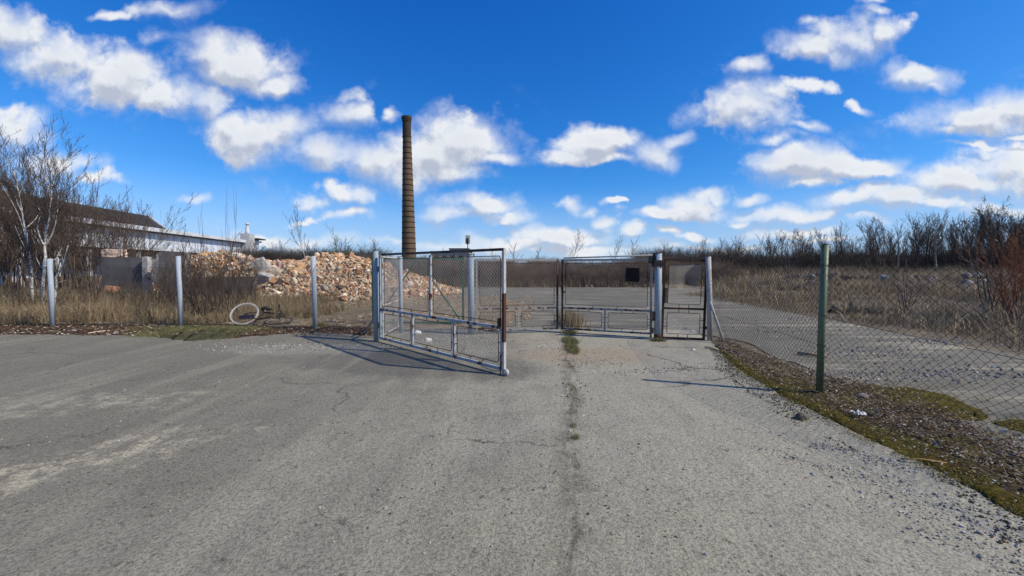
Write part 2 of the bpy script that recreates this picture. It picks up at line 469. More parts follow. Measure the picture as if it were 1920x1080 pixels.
def asphalt(name, yard=False):
    m, nt, b = new_mat(name)
    co = objco(nt)
    big = noise(nt, co, .35, 6, .6)
    mid = noise(nt, co, 2.2, 6, .62, .4)
    fine = noise(nt, co, 42, 5, .75)
    vor = nt.nodes.new('ShaderNodeTexVoronoi'); vor.inputs['Scale'].default_value = 95; nt.links.new(co, vor.inputs['Vector'])
    base = mixc(nt, smooth(nt, big, .35, .65), (.20, .195, .178), (.275, .266, .238))
    base = mixc(nt, smooth(nt, mid, .38, .68, 0, .45), base, (.145, .138, .122))
    base = mixc(nt, smooth(nt, noise(nt, co, .9, 7, .65, .6), .52, .72, 0, .5), base, (.26, .245, .215))
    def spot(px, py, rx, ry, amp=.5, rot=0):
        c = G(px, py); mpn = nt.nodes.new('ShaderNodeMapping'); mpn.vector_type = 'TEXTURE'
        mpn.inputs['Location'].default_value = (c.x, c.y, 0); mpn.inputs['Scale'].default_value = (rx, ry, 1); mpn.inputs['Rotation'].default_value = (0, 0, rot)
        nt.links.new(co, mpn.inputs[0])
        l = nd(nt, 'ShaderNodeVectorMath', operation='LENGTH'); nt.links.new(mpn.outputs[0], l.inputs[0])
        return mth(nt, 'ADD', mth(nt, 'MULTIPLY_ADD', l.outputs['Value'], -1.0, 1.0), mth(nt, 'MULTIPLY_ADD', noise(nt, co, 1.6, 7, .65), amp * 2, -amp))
    if not yard:
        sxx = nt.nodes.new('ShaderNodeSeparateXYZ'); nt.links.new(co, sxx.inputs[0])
        side = mth(nt, 'ADD', sxx.outputs[0], mth(nt, 'MULTIPLY_ADD', noise(nt, co, .5, 5, .6), 3.0, -1.5))  # dusty lighter right; left darkened, a vignette-like falloff painted into the colour
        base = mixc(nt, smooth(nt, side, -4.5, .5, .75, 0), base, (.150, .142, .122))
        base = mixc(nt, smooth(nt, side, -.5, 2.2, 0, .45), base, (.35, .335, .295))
        # darker newer asphalt before the leaf, pale worn patches, sandy patch before the gate
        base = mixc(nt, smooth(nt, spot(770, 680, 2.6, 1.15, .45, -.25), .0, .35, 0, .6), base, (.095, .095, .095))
        broken = smooth(nt, noise(nt, co, 5, 8, .75), .44, .60)
        base = mixc(nt, mth(nt, 'MULTIPLY', broken, smooth(nt, spot(60, 880, 1.5, .5, 1.5, .55), -.1, .7, 0, .8)), base, (.42, .39, .32))
        base = mixc(nt, mth(nt, 'MULTIPLY', broken, smooth(nt, spot(150, 755, 1.6, .5, 1.5, .2), -.1, .7, 0, .6)), base, (.38, .36, .30))
        for k_, (rz_, sx_, amt_) in enumerate(((.05, 1.3, .26), (-.45, .8, .2))):
            tk = nt.nodes.new('ShaderNodeMapping'); tk.inputs['Rotation'].default_value = (0, 0, rz_); tk.inputs['Scale'].default_value = (sx_, .12, 1); tk.inputs['Location'].default_value = (k_ * 7.3, 0, 0); nt.links.new(co, tk.inputs[0])
            tn = noise(nt, tk.outputs[0], 1.0, 6, .6)
            base = mixc(nt, smooth(nt, tn, .52, .66, 0, amt_), base, (.36, .34, .29))
            base = mixc(nt, smooth(nt, tn, .46, .34, 0, amt_), base, (.12, .115, .105))
        base = mixc(nt, smooth(nt, spot(560, 655, 1.9, .6, .55), .0, .3, 0, .5), base, (.25, .25, .24))
        base = mixc(nt, smooth(nt, spot(1090, 665, 1.6, .9, .6), .0, .5, 0, .6), base, (.27, .215, .165))
        base = mixc(nt, smooth(nt, spot(1100, 1000, 1.8, 1.2, .5), .0, .7, 0, .35), base, (.25, .235, .195))
        # long pale wheel track and centre joint
        sx = nt.nodes.new('ShaderNodeSeparateXYZ'); nt.links.new(co, sx.inputs[0])
        wob = mth(nt, 'MULTIPLY_ADD', noise(nt, co, .8, 5, .6), .5, -.25)
        jx = mth(nt, 'ADD', mth(nt, 'MULTIPLY_ADD', sx.outputs[1], -.137, sx.outputs[0]), wob)
        joint = mth(nt, 'ABSOLUTE', mth(nt, 'ADD', jx, -.03))
        f1 = mth(nt, 'MULTIPLY', smooth(nt, joint, .02, .18, .6, 0), smooth(nt, noise(nt, co, 3, 5, .7), .4, .6))
        base = mixc(nt, f1, base, (.095, .085, .07))
        f2 = smooth(nt, joint, .004, .018, .45, 0)
        base = mixc(nt, mth(nt, 'MULTIPLY', f2, smooth(nt, noise(nt, co, 1.2, 3), .42, .55)), base, (.05, .045, .038))
        # fine hairline cracks
    vc = nt.nodes.new('ShaderNodeTexVoronoi'); vc.feature = 'DISTANCE_TO_EDGE'; vc.inputs['Scale'].default_value = .42 if not yard else .3
    wv = noise(nt, co, 1.4, 6, .6, 0, True)
    wm = nd(nt, 'ShaderNodeVectorMath', operation='MULTIPLY_ADD'); nt.links.new(wv, wm.inputs[0]); wm.inputs[1].default_value = (.9, .9, 0); nt.links.new(co, wm.inputs[2])
    nt.links.new(wm.outputs[0], vc.inputs['Vector'])
    cf = mth(nt, 'MULTIPLY', smooth(nt, vc.outputs['Distance'], .002, .009, 1, 0), smooth(nt, noise(nt, co, .5, 3), .47, .58, 0, .8))
    base = mixc(nt, cf, base, (.07, .065, .058))
    if yard:
        base = mixc(nt, .68, base, (.115, .11, .098))
        st = nt.nodes.new('ShaderNodeMapping'); st.inputs['Scale'].default_value = (.25, 1.6, 1); nt.links.new(co, st.inputs[0])
        base = mixc(nt, smooth(nt, noise(nt, st.outputs[0], 1.1, 7, .65), .5, .66, 0, .8), base, (.33, .30, .25))
        base = mixc(nt, smooth(nt, noise(nt, st.outputs[0], .8, 6, .6), .55, .66, 0, .75), base, (.085, .088, .088))
    # aggregate
    agg = mth(nt, 'ADD', mth(nt, 'MULTIPLY', fine, 1.0), mth(nt, 'MULTIPLY', vor.outputs['Distance'], .35))
    k = smooth(nt, agg, .40, .84, .52, 1.38)
    cs = nd(nt, 'ShaderNodeVectorMath', operation='SCALE'); nt.links.new(base, cs.inputs[0]); nt.links.new(k, cs.inputs['Scale'])
    dark = smooth(nt, noise(nt, co, 11, 7, .78), .575, .64, 0, .7)  # dark pock marks, the occlusion of small pits painted into the colour
    c2 = mixc(nt, dark, cs.outputs[0], (.055, .052, .048))
    wsp = nt.nodes.new('ShaderNodeTexVoronoi'); wsp.inputs['Scale'].default_value = 14; wsp.inputs['Randomness'].default_value = 1; nt.links.new(co, wsp.inputs['Vector'])
    c2 = mixc(nt, smooth(nt, wsp.outputs['Distance'], .04, .07, .5, 0), c2, (.36, .35, .31))
    wm_ = nd(nt, 'ShaderNodeVectorMath', operation='MULTIPLY'); nt.links.new(c2, wm_.inputs[0]); wm_.inputs[1].default_value = (1.03, 1.0, .86)
    c2 = wm_.outputs[0]
    nt.links.new(c2, b.inputs['Base Color'])
    b.inputs['Roughness'].default_value = .92
    b.inputs['Specular IOR Level'].default_value = .2
    hh = mth(nt, 'ADD', mth(nt, 'MULTIPLY', fine, .6), mth(nt, 'ADD', mth(nt, 'MULTIPLY', noise(nt, co, 15, 5, .7), 1.1), mth(nt, 'MULTIPLY', mid, 2.0)))
    bump(nt, b, hh, .8, .018)
    return m
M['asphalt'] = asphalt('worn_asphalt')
M['yard'] = asphalt('dusty_yard_asphalt', True)

def soil(name, a, b_, c_, s1=.6, s2=6, bm=.8):
    m, nt, b = new_mat(name)
    co = objco(nt)
    x = mixc(nt, smooth(nt, noise(nt, co, s1, 6, .65), .38, .62), a, b_)
    x = mixc(nt, smooth(nt, noise(nt, co, s2, 6, .7), .5, .64, 0, .85), x, c_)
    g = smooth(nt, noise(nt, co, 35, 4, .7), .3, .7, .55, 1.4)
    cs = nd(nt, 'ShaderNodeVectorMath', operation='SCALE'); nt.links.new(x, cs.inputs[0]); nt.links.new(g, cs.inputs['Scale'])
    nt.links.new(cs.outputs[0], b.inputs['Base Color'])
    b.inputs['Roughness'].default_value = 1; b.inputs['Specular IOR Level'].default_value = .1
    bump(nt, b, noise(nt, co, 9, 8, .7), bm, .06)
    return m
M['soil'] = soil('dry_soil', (.15, .12, .085), (.21, .175, .12), (.085, .07, .045))
M['debris'] = soil('debris_soil', (.20, .155, .105), (.27, .22, .145), (.10, .075, .055), .9, 5)
M['mosslitter'] = soil('moss_and_litter', (.10, .085, .02), (.075, .055, .032), (.045, .026, .02), 1.3, 5, 1)
M['moss'] = soil('golden_moss', (.105, .085, .012), (.075, .055, .012), (.05, .04, .012), 2, 9, 1)
M['redsoil'] = soil('reddish_soil', (.075, .038, .024), (.10, .065, .04), (.045, .028, .02), 1.5, 6, 1)
M['grassmat'] = soil('green_turf', (.07, .075, .03), (.10, .09, .045), (.05, .04, .025), 2, 8, 1)

# ------------------------------------------------------------------ ground
def gh(x, y):
    """terrain height"""
    x = np.asarray(x, float); y = np.asarray(y, float)
    h = np.zeros(np.broadcast(x, y).shape)
    def ss(t): t = np.clip(t, 0, 1); return t * t * (3 - 2 * t)
    back = ss((y - 31.5) / 5) * .75
    right = ss((x - 10.5 - .25 * np.maximum(y - 20, 0)) / 6) * ss((y - 6) / 6) * .35
    left = 0
    h = h + np.maximum(back, right)
    n = fbm(x, y, .35, 4) * .35 * np.clip(np.maximum(back / .75, right / .35), 0, 1)
    h = h + .55 * np.exp(-((y - 25) / 2.6) ** 2) * ss((x - 14) / 6) * ss((44 - x) / 6)
    far = ss((y - 60) / 60) * .4
    return h + n + far

xs = np.unique(np.concatenate([np.linspace(-1600, -90, 26), np.arange(-90, 110, 1.0), np.linspace(110, 1600, 26)]))
ys = np.unique(np.concatenate([np.linspace(-400, -6, 10), np.arange(-6, 120, 1.0), np.linspace(120, 2500, 30)]))
def grid_mesh(xs, ys, zf):
    X, Y = np.meshgrid(xs, ys); Z = zf(X, Y)
    V = np.stack([X, Y, Z], -1).reshape(-1, 3)
    nx, ny = len(xs), len(ys)
    i = (np.arange(ny - 1)[:, None] * nx + np.arange(nx - 1)[None]).ravel()
    return V, np.stack([i, i + 1, i + nx + 1, i + nx], 1)
V, Q = grid_mesh(xs, ys, lambda X, Y: gh(X, Y) - .02)
tag(MB().quads(V, Q, smooth=True).build('ground', M['soil']), kind='structure')

def resample(pts, step=.12, amp=.05, sc=3.0, closed=True):
    out = []
    n = len(pts)
    for i in range(n if closed else n - 1):
        a = np.array(pts[i][:2], float); b = np.array(pts[(i + 1) % n][:2], float)
        k = max(1, int(np.linalg.norm(b - a) / step)); k = min(k, 400)
        for j in range(k):
            out.append(a + (b - a) * j / k)
    out = np.array(out)
    out[:, 0] += fbm(out[:, 0], out[:, 1], sc, 4) * amp * 2
    out[:, 1] += fbm(out[:, 0] + 50, out[:, 1] + 80, sc, 4) * amp * 2
    return out

def sheet(name, pts, z, mat, amp=.06, step=.12, sc=3.0):
    o = resample(pts, step, amp, sc)
    V = np.column_stack([o, np.full(len(o), z)])
    mb = MB().add(V, np.arange(len(V)), [len(V)])
    ob = mb.build(name, mat)
    import bmesh
    bm = bmesh.new(); bm.from_mesh(ob.data)
    bmesh.ops.triangulate(bm, faces=bm.faces[:])
    bm.to_mesh(ob.data); bm.free()
    if ob.data.polygons[0].normal.z < 0: ob.data.flip_normals()
    return ob

EDGE = [(1335, 642), (1380, 690), (1440, 724), (1500, 758), (1560, 786), (1640, 828), (1720, 862), (1800, 905), (1920, 972), (2050, 1050)]
edgeW = [G(*p) for p in EDGE]
fore = [(-60, -6), (-60, 9.7)] + [tuple(G(x, y))[:2] for x, y in ((0, 627), (120, 628), (260, 629), (330, 636), (430, 633), (520, 627), (600, 624), (700, 630))] + \
       [(-2.9, 9.9), (-2.6, 10.4), (4.6, 10.2)] + [tuple(p)[:2] for p in edgeW] + [(3.1, .3), (3.2, -6)]
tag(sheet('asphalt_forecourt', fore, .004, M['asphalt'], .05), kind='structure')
yard = [(-.6, 9.9), (4.4, 9.9), (4.9, 8.6), (4.5, 5.2), (4.4, 3), (4.5, -6), (9.2, -6), (9.4, 6), (9.2, 8), (9.6, 12), (9.8, 16), (10.4, 20), (13, 25), (16, 30.2), (5, 31.4), (-14, 30.5), (-13, 26), (-4, 24.5), (-.6, 21), (.3, 16), (.1, 12)]
tag(sheet('asphalt_yard', yard, -.004, M['yard'], .18, .3, .8), kind='structure')
deb = [(-16, 10.6), (-3.1, 10.0), (-.4, 10.3), (.4, 13), (.8, 16), (0, 20), (-3, 23.6), (-12, 25.5), (-20, 22)]
tag(sheet('debris_ground', deb, .002, M['debris'], .25, .3, .8), kind='structure')

# ------------------------------------------------------------------ rubble
def rotmats(n, rng=R):
    q = rng.normal(size=(n, 4)); q /= np.linalg.norm(q, axis=1, keepdims=True)
    w, x, y, z = q.T
    return np.stack([np.stack([1-2*(y*y+z*z), 2*(x*y-z*w), 2*(x*z+y*w)], 1), np.stack([2*(x*y+z*w), 1-2*(x*x+z*z), 2*(y*z-x*w)], 1), np.stack([2*(x*z-y*w), 2*(y*z+x*w), 1-2*(x*x+y*y)], 1)], 1)

ph = (1 + 5 ** .5) / 2
ICO = np.array([(-1,ph,0),(1,ph,0),(-1,-ph,0),(1,-ph,0),(0,-1,ph),(0,1,ph),(0,-1,-ph),(0,1,-ph),(ph,0,-1),(ph,0,1),(-ph,0,-1),(-ph,0,1)]) / 1.9
ICOF = np.array([(0,11,5),(0,5,1),(0,1,7),(0,7,10),(0,10,11),(1,5,9),(5,11,4),(11,10,2),(10,7,6),(7,1,8),(3,9,4),(3,4,2),(3,2,6),(3,6,8),(3,8,9),(4,9,5),(2,4,11),(6,2,10),(8,6,7),(9,8,1)])
CUB = np.array([(-1,-1,-1),(1,-1,-1),(1,1,-1),(-1,1,-1),(-1,-1,1),(1,-1,1),(1,1,1),(-1,1,1)]) * .5
CUBF = np.array([(0,3,2,1),(4,5,6,7),(0,1,5,4),(1,2,6,5),(2,3,7,6),(3,0,4,7)])

def scatter(mb, pos, size, cols, kind='ico', flat=(1, 1, .7), jit=.22, rots=None, rng=R, mat=0):
    n = len(pos)
    B, Fc = (ICO, ICOF) if kind == 'ico' else (CUB, CUBF)
    V = B[None] * (1 + rng.uniform(-jit, jit, (n, len(B), 1)) if kind == 'ico' else 1) + rng.uniform(-jit, jit, (n, len(B), 3)) * (.5 if kind == 'ico' else .35)
    sc = np.asarray(size, float).reshape(n, -1)
    if sc.shape[1] == 1: sc = sc * np.array(flat)[None] * rng.uniform(.7, 1.3, (n, 3))
    V = V * sc[:, None, :]
    rots = rotmats(n, rng) if rots is None else rots
    V = np.einsum('nij,nkj->nki', rots, V) + np.asarray(pos)[:, None, :]
    Q = (Fc[None] + (np.arange(n) * len(B))[:, None, None]).reshape(-1, Fc.shape[1])
    c = np.repeat(np.asarray(cols), len(Fc), axis=0)
    mb.quads(V.reshape(-1, 3), Q, color=c, mat=mat)

PAL = np.array([(.50, .29, .15), (.52, .34, .19), (.56, .42, .26), (.30, .17, .10), (.60, .49, .34), (.36, .33, .28), (.70, .64, .53), (.22, .18, .14), (.46, .25, .15), (.56, .48, .37)])
def palette(n, p=None, rng=R):
    i = rng.choice(len(PAL), n, p=p)
    return PAL[i] * rng.uniform(.75, 1.2, (n, 1)) * np.array([1.04, .98, .91])

RIDGE = [(-22, 27, 1.1, 4), (-18.7, 25.5, 2.5, 5.4), (-16.5, 24.5, 2.35, 5.0), (-14.6, 24, 1.95, 4.6), (-12.2, 23.2, 1.75, 4.0), (-10.4, 23, 2.15, 4.6), (-8.7, 23.3, 2.1, 4.6), (-7.4, 24.2, 1.4, 4.0), (-6.2, 25, .6, 3.2)]
RIDGE2 = [(-11, 38, .8, 4), (-8.6, 38, 1.15, 4.5), (-6.4, 38.5, 1.2, 4.0), (-5.0, 39, .6, 2.5)]
def heap(x, y, ridge):
    h = np.zeros(np.shape(x))
    for (a, b) in zip(ridge[:-1], ridge[1:]):
        ax, ay, ah, ar = a; bx, by, bh, br = b
        dx, dy = bx - ax, by - ay
        t = np.clip(((x - ax) * dx + (y - ay) * dy) / (dx * dx + dy * dy), 0, 1)
        d = np.hypot(x - ax - t * dx, y - ay - t * dy)
        H = ah + (bh - ah) * t; Rr = ar + (br - ar) * t
        h = np.maximum(h, H * np.clip(1 - (d / Rr) ** 1.35, 0, 1))
    return h
def heap_h(x, y, ridge):
    h = heap(x, y, ridge)
    return np.maximum(h + (fbm(x, y, .7, 4) * .5) * np.clip(h / .8, 0, 1), 0)

def build_heap(name, ridge, x0, x1, y0, y1, n_small, n_mid, label, p=None, mul=1.0):
    mb = MB()
    V, Q = grid_mesh(np.arange(x0, x1, .3), np.arange(y0, y1, .3), lambda X, Y: heap_h(X, Y, ridge) - .05)
    cc = (palette(len(Q), p) * .3 + np.array([.42, .31, .21]) * .6) * .8
    mb.quads(V, Q, color=cc)
    for n, s0, s1, kd in ((n_small, .03, .09, 'ico'), (n_small, .04, .13, 'box'), (n_mid, .1, .22, 'box'), (n_mid // 2, .1, .22, 'ico'), (n_mid // 9, .25, .42, 'box')):
        x = R.uniform(x0, x1, n * 3); y = R.uniform(y0, y1, n * 3)
        h = heap_h(x, y, ridge)
        k = np.where(h > .04)[0][:n]
        s = R.uniform(s0, s1, len(k)) * R.uniform(.6, 1.2, len(k))
        pos = np.column_stack([x[k], y[k], h[k] + s * .18])
        scatter(mb, pos, s[:, None] * 1.0, palette(len(k), p) * mul, kd, (1.25, .9, .6) if kd == 'box' else (1, 1, .75))
    o = mb.build(name, M['rubble'], attr=True)
    return tag(o, label, 'rubble', kind='stuff')
build_heap('rubble_heap', RIDGE, -27, -2.4, 18, 30, 13000, 1000, 'long heap of orange and beige brick rubble behind the left fence')
build_heap('rubble_heap', RIDGE2, -16, -1, 33, 43, 2400, 250, 'low pale rubble heap seen through the open gate leaf', None, .75)

def field_stones():
    n = 420; x = R.uniform(15, 42, n); y = R.normal(25, 2.0, n); s_ = R.uniform(.06, .24, n)
    mb = MB(); scatter(mb, np.column_stack([x, y, gh(x, y) + s_ * .2 + .05]), s_[:, None], np.array([(.16, .15, .135), (.24, .22, .19), (.17, .12, .09), (.10, .095, .085)])[R.integers(0, 4, n)] * R.uniform(.7, 1.2, (n, 1)), 'ico', (1.2, 1, .6), .25)
    tag(mb.build('field_stones', M['rubble'], attr=True), 'scattered greyish stones half hidden in the dry field at the right', 'stones', kind='stuff')
field_stones()
# scattered debris on the ground behind the fence
def debris():
    mb = MB()
    n = 9000
    u = R.random(n); x = -16 + 17 * R.random(n) ** .8; y = 10.9 + 11.5 * R.random(n) ** .8
    k = (x < .5 + .15 * (y - 12)) & ((x > -8) | (y > 16) | (R.random(n) < .25)) & ~((x > -3.6) & (y < 11.2)) & (fbm(x, y, .5, 3) > -.25)
    x, y = x[k], y[k]; s = R.uniform(.015, .05, len(x)) * R.choice([1, 1, 1, 1.7], len(x)) * np.where(x > -4, .75, 1)
    az = R.uniform(0, 2 * np.pi, len(x)); c_, s_ = np.cos(az), np.sin(az); z_ = np.zeros(len(x))
    flatrot = np.stack([np.stack([c_, -s_, z_], 1), np.stack([s_, c_, z_], 1), np.stack([z_, z_, z_ + 1], 1)], 1)
    pc = palette(len(x)); ok = R.random(len(x)) < .55; pc[ok] = np.array([.42, .33, .20]) * R.uniform(.5, 1.2, (ok.sum(), 1))
    scatter(mb, np.column_stack([x, y, s * .2]), s[:, None], pc * .9, 'box', (1.8, .9, .4), .3, flatrot)
    # thin straws / splinters of wood
    m = 700; x = R.uniform(-9, .4, m); y = R.uniform(11.2, 20, m); a = R.uniform(0, np.pi, m); L = R.uniform(.08, .35, m)
    P0 = np.column_stack([x, y, np.full(m, .02)]); P1 = P0 + np.column_stack([np.cos(a) * L, np.sin(a) * L * .6, R.uniform(0, .05, m)])
    mb.segs(P0, P1, .006, .004, 3, color=np.tile([.5, .4, .24], (m, 1)) * R.uniform(.6, 1.1, (m, 1)))
    tag(mb.build('rubble_scatter', M['gravel'], attr=True), 'small brick crumbs and wood splinters strewn before the rubble heap', 'rubble', kind='stuff')
debris()

# individual large pieces
def big_piece(name, px, py, d, size, rot, colr, label, cat='rubble piece', kd='box', onheap=True, ridge=RIDGE):
    p = at(px, py, d)
    mb = MB(); rng = np.random.default_rng(int(px * 7 + py))
    e = Matrix.Rotation(rad(rot[2]), 3, 'Z') @ Matrix.Rotation(rad(rot[1]), 3, 'Y') @ Matrix.Rotation(rad(rot[0]), 3, 'X')
    # a subdivided block with broken edges
    n = 5
    g = np.linspace(-.5, .5, n)
    V = []; Qs = []
    def face(f):
        b0 = len(V)
        for i in g:
            for j in g: V.append(f(i, j))
        for i in range(n - 1):
            for j in range(n - 1):
                a = b0 + i * n + j; Qs.append((a, a + 1, a + n + 1, a + n))
    face(lambda i, j: (i, j, .5)); face(lambda i, j: (j, i, -.5)); face(lambda i, j: (.5, i, j)); face(lambda i, j: (-.5, j, i)); face(lambda i, j: (j, .5, i)); face(lambda i, j: (i, -.5, j))
    V = np.array(V)
    key = np.round(V * 4).astype(int)
    hsh = {}
    out = V.copy()
    for a in range(len(V)):
        k = tuple(key[a])
        if k not in hsh: hsh[k] = rng.uniform(-1, 1, 3)
        edge = (np.abs(V[a]) > .49).sum()
        out[a] = V[a] * (1 - .07 * max(0, edge - 1)) + hsh[k] * (.05 if kd == 'box' else .11)
        if kd == 'rock': out[a] = out[a] * (.62 / max(.3, np.linalg.norm(out[a])) * .6 + .4)
    out = out * np.array(size)
    out = out @ np.array(e).T
    mb.quads(out, Qs, color=np.tile(colr, (len(Qs), 1)) * rng.uniform(.85, 1.1, (len(Qs), 1)), smooth=False)
    o = mb.build(name, M['rubble'], attr=True, loc=p)
    tag(o, label, cat)
    return o
grey = (.38, .37, .35); beige = (.56, .46, .34); pink = (.52, .36, .28); brick = (.42, .2, .12)
big_piece('broken_slab', 488, 500, 21.6, (.75, .22, .8), (10, -25, 20), grey, 'upright grey concrete slab at the left end of the bare rubble')
big_piece('broken_slab', 498, 523, 20.8, (.85, .4, .6), (20, 15, -10), (.5, .46, .42), 'pale rounded concrete lump below the upright grey slab')
big_piece('broken_slab', 517, 511, 21.3, (.62, .4, .55), (0, 30, 10), beige, 'yellowish mortar covered block leaning on the pale lump')
big_piece('brick_chunk', 522, 497, 21.8, (.2, .2, .5), (15, 25, 0), (.6, .42, .38), 'pinkish upright brick chunk beside the upright slab', 'brick chunk')
big_piece('brick_chunk', 538, 522, 20.6, (.5, .4, .36), (20, 40, 30), (.5, .3, .18), 'orange brick chunk with mortar in the middle of the pile', 'brick chunk')
big_piece('broken_slab', 565, 517, 20.7, (.62, .35, .5), (10, -20, 15), (.54, .45, .38), 'pale pink angular block left of the third fence post')
big_piece('brick_chunk', 548, 505, 21.2, (.6, .3, .3), (5, 35, -20), pink, 'salmon brick chunk high on the pile', 'brick chunk')
big_piece('fallen_wall', 545, 537, 20.1, (1.9, .5, .28), (5, 2, 4), (.5, .36, .27), 'long fallen wall piece lying at the foot of the rubble', 'wall piece')
big_piece('fallen_wall', 545, 546, 19.9, (1.8, .4, .3), (0, 1, 3), (.46, .26, .10), 'orange brick course under the long fallen wall piece', 'wall piece')
big_piece('broken_slab', 596, 512, 20.9, (.28, .2, .75), (10, -35, 10), (.62, .54, .40), 'slanted pale slab just right of the third fence post')
big_piece('broken_slab', 642, 538, 20.2, (.6, .35, .2), (10, 15, 20), (.36, .35, .33), 'flat grey slab low on the right part of the heap')
big_piece('brick_chunk', 665, 528, 21.0, (.35, .3, .3), (30, 15, 50), pink, 'small pink brick chunk on the right part of the heap', 'brick chunk')
big_piece('wooden_plank', 612, 527, 20.5, (1.3, .08, .035), (0, 34, 15), (.6, .42, .22), 'light wooden plank slanting down the rubble heap', 'plank')
big_piece('wooden_plank', 552, 508, 20.9, (1.0, .07, .035), (0, 38, -10), (.55, .40, .25), 'short plank sticking out between rubble blocks', 'plank')
big_piece('broken_slab', 440, 478, 23.4, (.7, .4, .3), (5, 10, 20), (.62, .53, .42), 'cream block on the crest of the heap behind bare shrubs')
big_piece('broken_slab', 462, 486, 22.8, (.6, .4, .28), (5, -15, 0), (.6, .42, .32), 'pinkish cream block near the crest of the heap')
big_piece('brick_chunk', 215, 475, 21.5, (1.0, .5, .45), (0, 0, 10), (.6, .46, .36), 'cream brickwork chunk on top of the dark grey wall', 'brick chunk')
big_piece('brick_chunk', 210, 542, 16.5, (.38, .3, .25), (0, 5, 15), (.42, .22, .13), 'orange brick chunk in the tall dry grass', 'brick chunk')
for (px, py, s, c, lb) in ((1658, 520, .42, (.27, .26, .24), 'pale flat stone in the dry grass field behind the green post'),
                       (1812, 517, .5, (.24, .19, .17), 'pinkish flat stone on the heap at the right field'),
                       (1832, 516, .4, (.38, .37, .34), 'light rounded stone beside the pinkish flat stone'),
                       (1842, 527, .35, (.42, .41, .39), 'small light stone below the rounded stone in the right field'),
                       (1815, 530, .45, (.24, .24, .24), 'dark grey boulder under the rounded stone in the right field'),
                       (1750, 526, .4, (.25, .24, .23), 'grey boulder in the brown field left of the stone heap'),
                       (1545, 510, .7, (.36, .34, .32), 'small pale stone at the edge of the wood behind the green post')):
    big_piece('boulder', px, py, 22.6 if px > 1600 else 60, (s, s * .7, s * .6), (rnd.uniform(-15, 15), rnd.uniform(-15, 15), rnd.uniform(0, 90)), c, lb, 'boulder', 'rock')

# ------------------------------------------------------------------ chimney
def chimney():
    D = 90.0
    base = at(767, 500, D); root = empty('chimney', (base.x, D, 0))
    tag(root, 'tall tapering round brick factory chimney with dark iron hoops', 'chimney')
    H = at(764, 219, D).z
    mb = MB(); N = 40; n = 36
    rb = 26.5 / 2 / F * D; rt = 15.5 / 2 / F * D
    hs = np.linspace(0, H - 4.6, N)
    r = rb * 1.06 + (rt - rb * 1.06) * (hs / (H - 4.6))
    lean = -3.0 / F * D
    P = np.column_stack([lean * (hs / H - .1), np.zeros(N), hs])
    mb.tube(P, r, n, cap=False)
    shaft = mb.build('shaft', None or brickmat(), root)
    mb = MB()
    # crown: plain drum with corbelled rim
    z0 = H - 4.6; x0 = lean * .8
    prof = [(z0, rt * 1.0), (z0 + .02, rt * 1.08), (z0 + .35, rt * 1.1), (z0 + .37, rt * 1.02), (H - 1.3, rt * 1.0), (H - 1.1, rt * 1.09), (H - .8, rt * 1.12), (H - .5, rt * 1.2), (H - .05, rt * 1.2), (H, rt * 1.1), (H, rt * .7), (H - 2, rt * .68)]
    mb.tube([(x0 + lean * .1 * i / 11, 0, z) for i, (z, _) in enumerate(prof)], [q for _, q in prof], n, cap=False, smooth=False)
    mb.build('crown', simple('sooty_brick', (.045, .035, .03), .95, .4, 3), root)
    nb = 24
    bandm = simple('iron_hoop', (.02, .017, .015), .8, .3, 2)
    for i in range(nb):
        z = 1.5 + (H - 4.6 - 2.0) * (i + .5) / nb
        rr = rb * 1.06 + (rt - rb * 1.06) * (z / (H - 4.6)) + .045
        b = MB(); x = lean * (z / H - .1)
        b.tube([(x, 0, z - .1), (x, 0, z + .1)], [rr, rr], n, cap=True)
        b.build('iron_hoop', bandm, root)
def brickmat():
    m, nt, b = new_mat('chimney_brick')
    co = objco(nt)
    sp = nt.nodes.new('ShaderNodeSeparateXYZ'); nt.links.new(co, sp.inputs[0])
    ang = mth(nt, 'ARCTAN2', sp.outputs[1], sp.outputs[0])
    cb = nt.nodes.new('ShaderNodeCombineXYZ'); nt.links.new(mth(nt, 'MULTIPLY', ang, 2.0), cb.inputs[0]); nt.links.new(sp.outputs[2], cb.inputs[1])
    br = nt.nodes.new('ShaderNodeTexBrick'); br.inputs['Scale'].default_value = 2.4
    br.inputs['Color1'].default_value = (.115, .075, .042, 1); br.inputs['Color2'].default_value = (.155, .10, .058, 1); br.inputs['Mortar'].default_value = (.09, .07, .05, 1)
    nt.links.new(cb.outputs[0], br.inputs[0])
    st = nt.nodes.new('ShaderNodeMapping'); st.inputs['Scale'].default_value = (2, 2, .12); nt.links.new(co, st.inputs[0])
    soot = smooth(nt, sp.outputs[2], 24, 36, 0, .72)
    c = mixc(nt, smooth(nt, noise(nt, st.outputs[0], 1.2, 6, .6), .45, .7, 0, .55), br.outputs[0], (.05, .038, .028))
    c = mixc(nt, soot, c, (.035, .028, .024))
    nt.links.new(c, b.inputs['Base Color'])
    return m
chimney()

